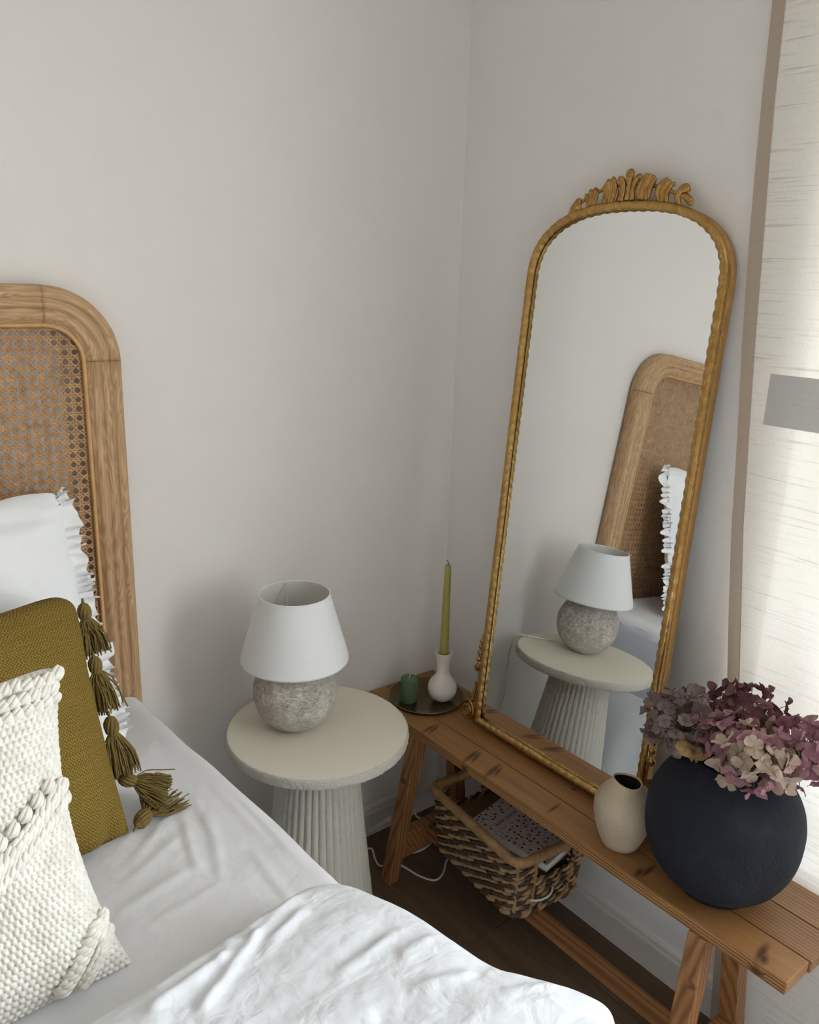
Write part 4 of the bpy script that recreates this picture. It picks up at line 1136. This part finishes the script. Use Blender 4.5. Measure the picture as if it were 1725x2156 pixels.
hydrangea((-.207, -.978, .770), .048, [(122, 90, 84), (150, 106, 112), (176, 130, 140), (146, 120, 106)], 36, 'small rose dried hydrangea head in the middle of the bunch', 2)
hydrangea((-.140, -1.073, .770), .062, [(118, 74, 86), (146, 98, 112), (164, 116, 130), (188, 168, 146), (130, 88, 96)], 52, 'plum pink dried hydrangea head on the curtain side, cut by the frame edge', 3)
hydrangea((-.237, -1.042, .774), .057, [(140, 104, 104), (176, 130, 140), (160, 116, 122), (204, 186, 166), (138, 116, 100)], 50, 'pale pink dried hydrangea head drooping over the front of the vase', 4)

# ------------------------------------------------------------------ basket
bc = np.array([-.153, -.4365]); brot = math.radians(-5.5)
bk = thing('basket', (bc[0], bc[1], SZ1), 'rectangular woven basket with a tan wrapped rim under the bench', 'basket')
def bpt(u, v, z):     # u across (x), v along (y)
    return np.array([bc[0] + u * math.cos(brot) - v * math.sin(brot), bc[1] + u * math.sin(brot) + v * math.cos(brot), z])
BZ0, BZ1 = SZ1 + .002, .292
def bdim(z):
    t = (z - BZ0) / (BZ1 - BZ0); return .098 + .014 * t, .150 + .018 * t
def per_path(z, n=260, out=0.):
    a, b = bdim(z); a += out; b += out; rc = .030
    segs = []
    for (cx, cy, a0) in ((a - rc, b - rc, 0), (-a + rc, b - rc, 90), (-a + rc, -b + rc, 180), (a - rc, -b + rc, 270)):
        for i in range(13):
            t = math.radians(a0 + 90 * i / 12); segs.append((cx + rc * math.cos(t), cy + rc * math.sin(t)))
    P = np.array(segs + [segs[0]]); L = np.concatenate([[0], np.cumsum(np.linalg.norm(np.diff(P, axis=0), axis=1))]); q = np.linspace(0, L[-1], n, endpoint=False)
    return np.stack([np.interp(q, L, P[:, 0]), np.interp(q, L, P[:, 1])], 1), L[-1]
def strand(z, phase, mat, name, r, keep=None, period=.044, parent=None):
    uv, L = per_path(z, 330)
    T = np.roll(uv, -1, 0) - np.roll(uv, 1, 0); T /= np.linalg.norm(T, axis=1)[:, None]; N = np.stack([T[:, 1], -T[:, 0]], 1)
    turns = round(L / period); out = []
    for i in range(len(uv)):
        a = 2 * PI * turns * i / len(uv) + phase
        p_ = uv[i] + N[i] * .0040 * math.cos(a); out.append((bpt(p_[0], p_[1], z + .0036 * math.sin(a)), uv[i]))
    runs = [[]]
    for P, q in out:
        if keep is None or keep(q): runs[-1].append(P)
        elif runs[-1]: runs.append([])
    runs = [x for x in runs if len(x) > 3]
    closed = keep is None
    if not closed and len(runs) > 1 and keep(out[0][1]) and keep(out[-1][1]): runs[0] = runs[-1] + runs[0]; runs.pop()
    gs = [tube(x, r, 8, closed, flat=.62) for x in runs]
    obj(name, join(*gs), mat, parent or bk)
ROWS = 9
op = lambda q: not (abs(q[0]) < .052 and abs(q[1]) > .10)
for i in range(ROWS):
    z = BZ0 + .012 + i * .0152
    kp = op if i >= ROWS - 3 else None
    ph = i * 2.1
    strand(z, ph, M_STRAWL, 'pale_strand', .0054, kp); strand(z, ph + PI, M_STRAWD, 'dark_strand', .0056, kp)
# braided foot, rim and stakes
uv, L = per_path(BZ0 + .004, 240); T = np.roll(uv, -1, 0) - np.roll(uv, 1, 0); T /= np.linalg.norm(T, axis=1)[:, None]; N = np.stack([T[:, 1], -T[:, 0]], 1)
for k_, (mt, nm) in enumerate(((M_STRAWL, 'foot_braid'), (M_STRAWD, 'foot_braid'))):
    q = [bpt(*(uv[i] + N[i] * (.003 + .004 * math.cos(i * .52 + k_ * PI))), BZ0 + .006 + .003 * math.sin(i * .52 + k_ * PI)) for i in range(len(uv))]
    obj(nm, tube(q, .0058, 7, True), mt, bk)
uv, L = per_path(BZ1, 300)
rim_r = [.0118 + .0006 * math.sin(i * 1.9) + .0006 * math.sin(i * .53) for i in range(300)]
obj('rim', tube([bpt(a, b, BZ1) for a, b in uv], rim_r, 12, True), M_RIM, bk)
for (u, v) in [(1, 1), (-1, 1), (-1, -1), (1, -1), (.56, 1), (-.56, 1), (.56, -1), (-.56, -1)]:
    q = []
    for j in range(9):
        z = BZ0 + .004 + (BZ1 - BZ0 - .006) * j / 8; a, b = bdim(z)
        if abs(u) == 1 and abs(v) == 1: uu_, vv_ = u * (a - .007), v * (b - .007)
        elif abs(u) == 1: uu_, vv_ = u * (a + .004), v * b
        else: uu_, vv_ = u * a * .96, v * (b + .004)
        q.append(bpt(uu_ + .0015 * (-1) ** j, vv_, z))
    obj('stake', tube(q, [.0046, .0056, .0044, .0056, .0044, .0056, .0044, .0056, .005], 8, flat=.7), M_STRAWL if (abs(u) == 1 and abs(v) == 1) else M_RIM, bk)
a, b = bdim(BZ0); q = [bpt(x, y, 0) for x, y in ((-a, -b), (a, -b), (a, b), (-a, b))]
obj('base', hexa([(p_[0], p_[1], BZ0) for p_ in q], [(p_[0], p_[1], BZ0 + .006) for p_ in q]), M_STRAWD, bk, False)
# contents
def slab(cx, cy, ang, w, l, z0, z1, bev=0.):
    c, s = math.cos(ang), math.sin(ang); q = [(cx + u * w / 2 * c - v * l / 2 * s, cy + u * w / 2 * s + v * l / 2 * c) for u, v in ((-1, -1), (1, -1), (1, 1), (-1, 1))]
    return hexa([(x, y, z0) for x, y in q], [(x, y, z1) for x, y in q], bev, 1)
kz0, kz1 = BZ0 + .0062, .238
kb = obj('cardboard_box', slab(bc[0], bc[1], brot, .170, .270, kz0, kz1, .002), M_KRAFT, None, False, loc=(bc[0], bc[1], kz0))
tag(kb, 'brown card box filling the basket under the floral notebook', 'box')
NA = math.radians(9); ncx, ncy = -.1335, -.478; NWD, NLN = .152, .222; nz = kz1 + .0004
nb = thing('notebook', (ncx, ncy, nz), 'floral bullet journal notebook lying in the basket', 'notebook')
obj('back_cover', slab(ncx, ncy, NA, NWD, NLN, nz, nz + .0016), M_COVER, nb, False)
obj('page_block', slab(ncx, ncy, NA, NWD - .004, NLN - .004, nz + .0017, nz + .0165), M_PAPER, nb, False)
cov = obj('front_cover', slab(ncx, ncy, NA, NWD, NLN, nz + .0166, nz + .0184, .0006), M_COVER, nb, False)
ZP = nz + .0187
def nbp(u, v): c, s = math.cos(NA), math.sin(NA); return (ncx + u * c - v * s, ncy + u * s + v * c, ZP)
PV, PF = [], []
def poly(pts):
    b = len(PV); PV.extend(nbp(*q) for q in pts); PF.append(tuple(range(b, b + len(pts))))
rs = random.Random(21); taken = []
TXT = (-.052, .046, .043, .068)
for _ in range(2600):
    u, v = rs.uniform(-NWD / 2 + .004, NWD / 2 - .004), rs.uniform(-NLN / 2 + .004, NLN / 2 - .004)
    kind = rs.choice('dsthhl'); R = {'d': .0072, 's': .0062, 't': .0052, 'h': .0046, 'l': .0044}[kind]; G = 1.5
    if TXT[0] - R < u < TXT[1] + R and TXT[2] - R < v < TXT[3] + R: continue
    if any(math.hypot(u - a_, v - b_) < R + r_ + .0004 for a_, b_, r_ in taken): continue
    taken.append((u, v, R)); a0 = rs.uniform(0, 6.28)
    def leafp(a_, r0_, r1_, w, cu=u, cv=v):
        c, s = math.cos(a_), math.sin(a_); m_ = (r0_ + r1_) / 2
        poly([(cu + c * r0_, cv + s * r0_), (cu + c * m_ + s * w, cv + s * m_ - c * w), (cu + c * r1_, cv + s * r1_), (cu + c * m_ - s * w, cv + s * m_ + c * w)])
    if kind == 'd':
        for i in range(10): leafp(a0 + i * .628, .0020, R, .0010)
        poly([(u + .0016 * math.cos(t), v + .0016 * math.sin(t)) for t in np.linspace(0, 6.28, 7)[:-1]])
    elif kind == 's':
        for i in range(6): leafp(a0 + i * 1.047, .0003, R, .0015)
    elif kind == 'h':
        c, s = math.cos(a0), math.sin(a0)
        poly([(u + (c * x - s * y) * G, v + (s * x + c * y) * G) for x, y in ((-.0026, 0), (-.0008, -.0022), (.0014, -.0022), (.0020, -.0010), (.0012, 0), (.0020, .0010), (.0014, .0022), (-.0008, .0022))])
        leafp(a0 + PI, .0036, R * 1.9, .0005)
    elif kind == 't':
        for i in (-.5, 0, .5): leafp(a0 + i, 0, R, .0014)
        leafp(a0 + PI, 0, R * 1.4, .0005)
    else:
        leafp(a0, -R, R, .0005); leafp(a0 + .7, 0, R * .9, .0009); leafp(a0 - .7, 0, R * .9, .0009)
obj('floral_print', (PV, PF), M_PRINT, cov, False, kind='stuff')
cu_ = bpy.data.curves.new('title', 'FONT'); cu_.body = 'Bullet Journal'; cu_.size = .0150; cu_.offset = .00012; cu_.align_x = 'CENTER'; cu_.align_y = 'CENTER'
to = bpy.data.objects.new('title_tmp', cu_); COL.objects.link(to); bpy.context.view_layer.update()
me = bpy.data.meshes.new_from_object(to.evaluated_get(bpy.context.evaluated_depsgraph_get()))
bpy.data.objects.remove(to)
tv = [nbp(v.co.x - .005, v.co.y + .0545) for v in me.vertices]; tf = [tuple(p_.vertices) for p_ in me.polygons]; bpy.data.meshes.remove(me)
obj('title_lettering', (tv, tf), M_INK, cov, False)
c3_ = smooth_path([tuple(bpt(.02, -.139, .186)), tuple(bpt(.01, -.158, .180)), tuple(bpt(-.012, -.171, .176)), tuple(bpt(-.040, -.170, .174)), tuple(bpt(-.062, -.157, .175)), tuple(bpt(-.070, -.139, .178))], 40)
o = obj('charging_cable', (lambda q: (q[0], q[1]))(tube(c3_, .0026, 7)), M_CORD, None, loc=tuple(bpt(-.02, -.15, .175)))
tag(o, 'white cable loop poking out through the end of the basket', 'cable')

# ------------------------------------------------------------------ curtain
ct = thing('curtain', (-.02, -1.3, .02), 'sheer ivory linen curtain hanging at the window beside the mirror', 'curtain')
def hem_y(z): return float(np.interp(z, [.0, .16, .785, 1.09, 1.405, 1.73, 1.83, 1.97, 2.45], [-.940, -.930, -.864, -.825, -.797, -.774, -.768, -.763, -.745]))
ny, nz_ = 150, 90
def curt(ya, yb, z, ny_):
    out = []
    for i in range(ny_):
        t = i / (ny_ - 1); y = ya(z) + (yb(z) - ya(z)) * t; out.append(y)
    return out
def cx(y, z):
    d = hem_y(z) - y
    A = .0015 + .0035 * min(1, d / .2) + .022 * max(0, min(1, (d - .30) / .2))
    return -.0225 - A * (.5 + .5 * math.sin(d * 26 + .8 * math.sin(z * 1.3) + .4)) - .008 * max(0, min(1, (d - .3) / .2)) * math.sin(d * 61) - .002 * fbm(y * 4, z * 1.2, 3.3, 2) * min(1, d * 6)
V, U = [], []
for q in range(nz_):
    z = .012 + (2.44 - .012) * q / (nz_ - 1)
    for y in curt(lambda z: hem_y(z) - .024, lambda z: hem_y(z) - .80, z, ny): V.append((cx(y, z), y, z)); U.append((y, z))
obj('curtain_panel', (V, grid_faces(nz_, ny), U), M_SHEER, ct)
V = []
for q in range(nz_):
    z = .012 + (2.44 - .012) * q / (nz_ - 1)
    for y in curt(lambda z: hem_y(z) + .0015 * math.sin(z * 9), lambda z: hem_y(z) - .025, z, 6): V.append((cx(y, z) - .0012, y, z))
obj('hem', (V, grid_faces(nz_, 6)), M_HEM, ct)
V = []
for q in range(8):
    z = 1.281 + .090 * q / 7
    for y in curt(lambda z: -.858 - .0 * z, lambda z: -1.03, z, 20): V.append((cx(y, z) - .0015, y, z))
obj('sewn_patch', (V, grid_faces(8, 20)), M_PATCH, ct)
rod = thing('curtain_rail', (-.03, -1.8, 2.45), 'white curtain rail above the window', 'rail')
obj('rail', box(-.045, -.015, -3.1, -.68, 2.45, 2.47, .004), M_TRIM, rod, False)
for y in (-.70, -1.9, -3.08): obj('bracket', box(-.036, -.024, y - .006, y + .006, 2.47, 2.5), M_TRIM, rod, False)
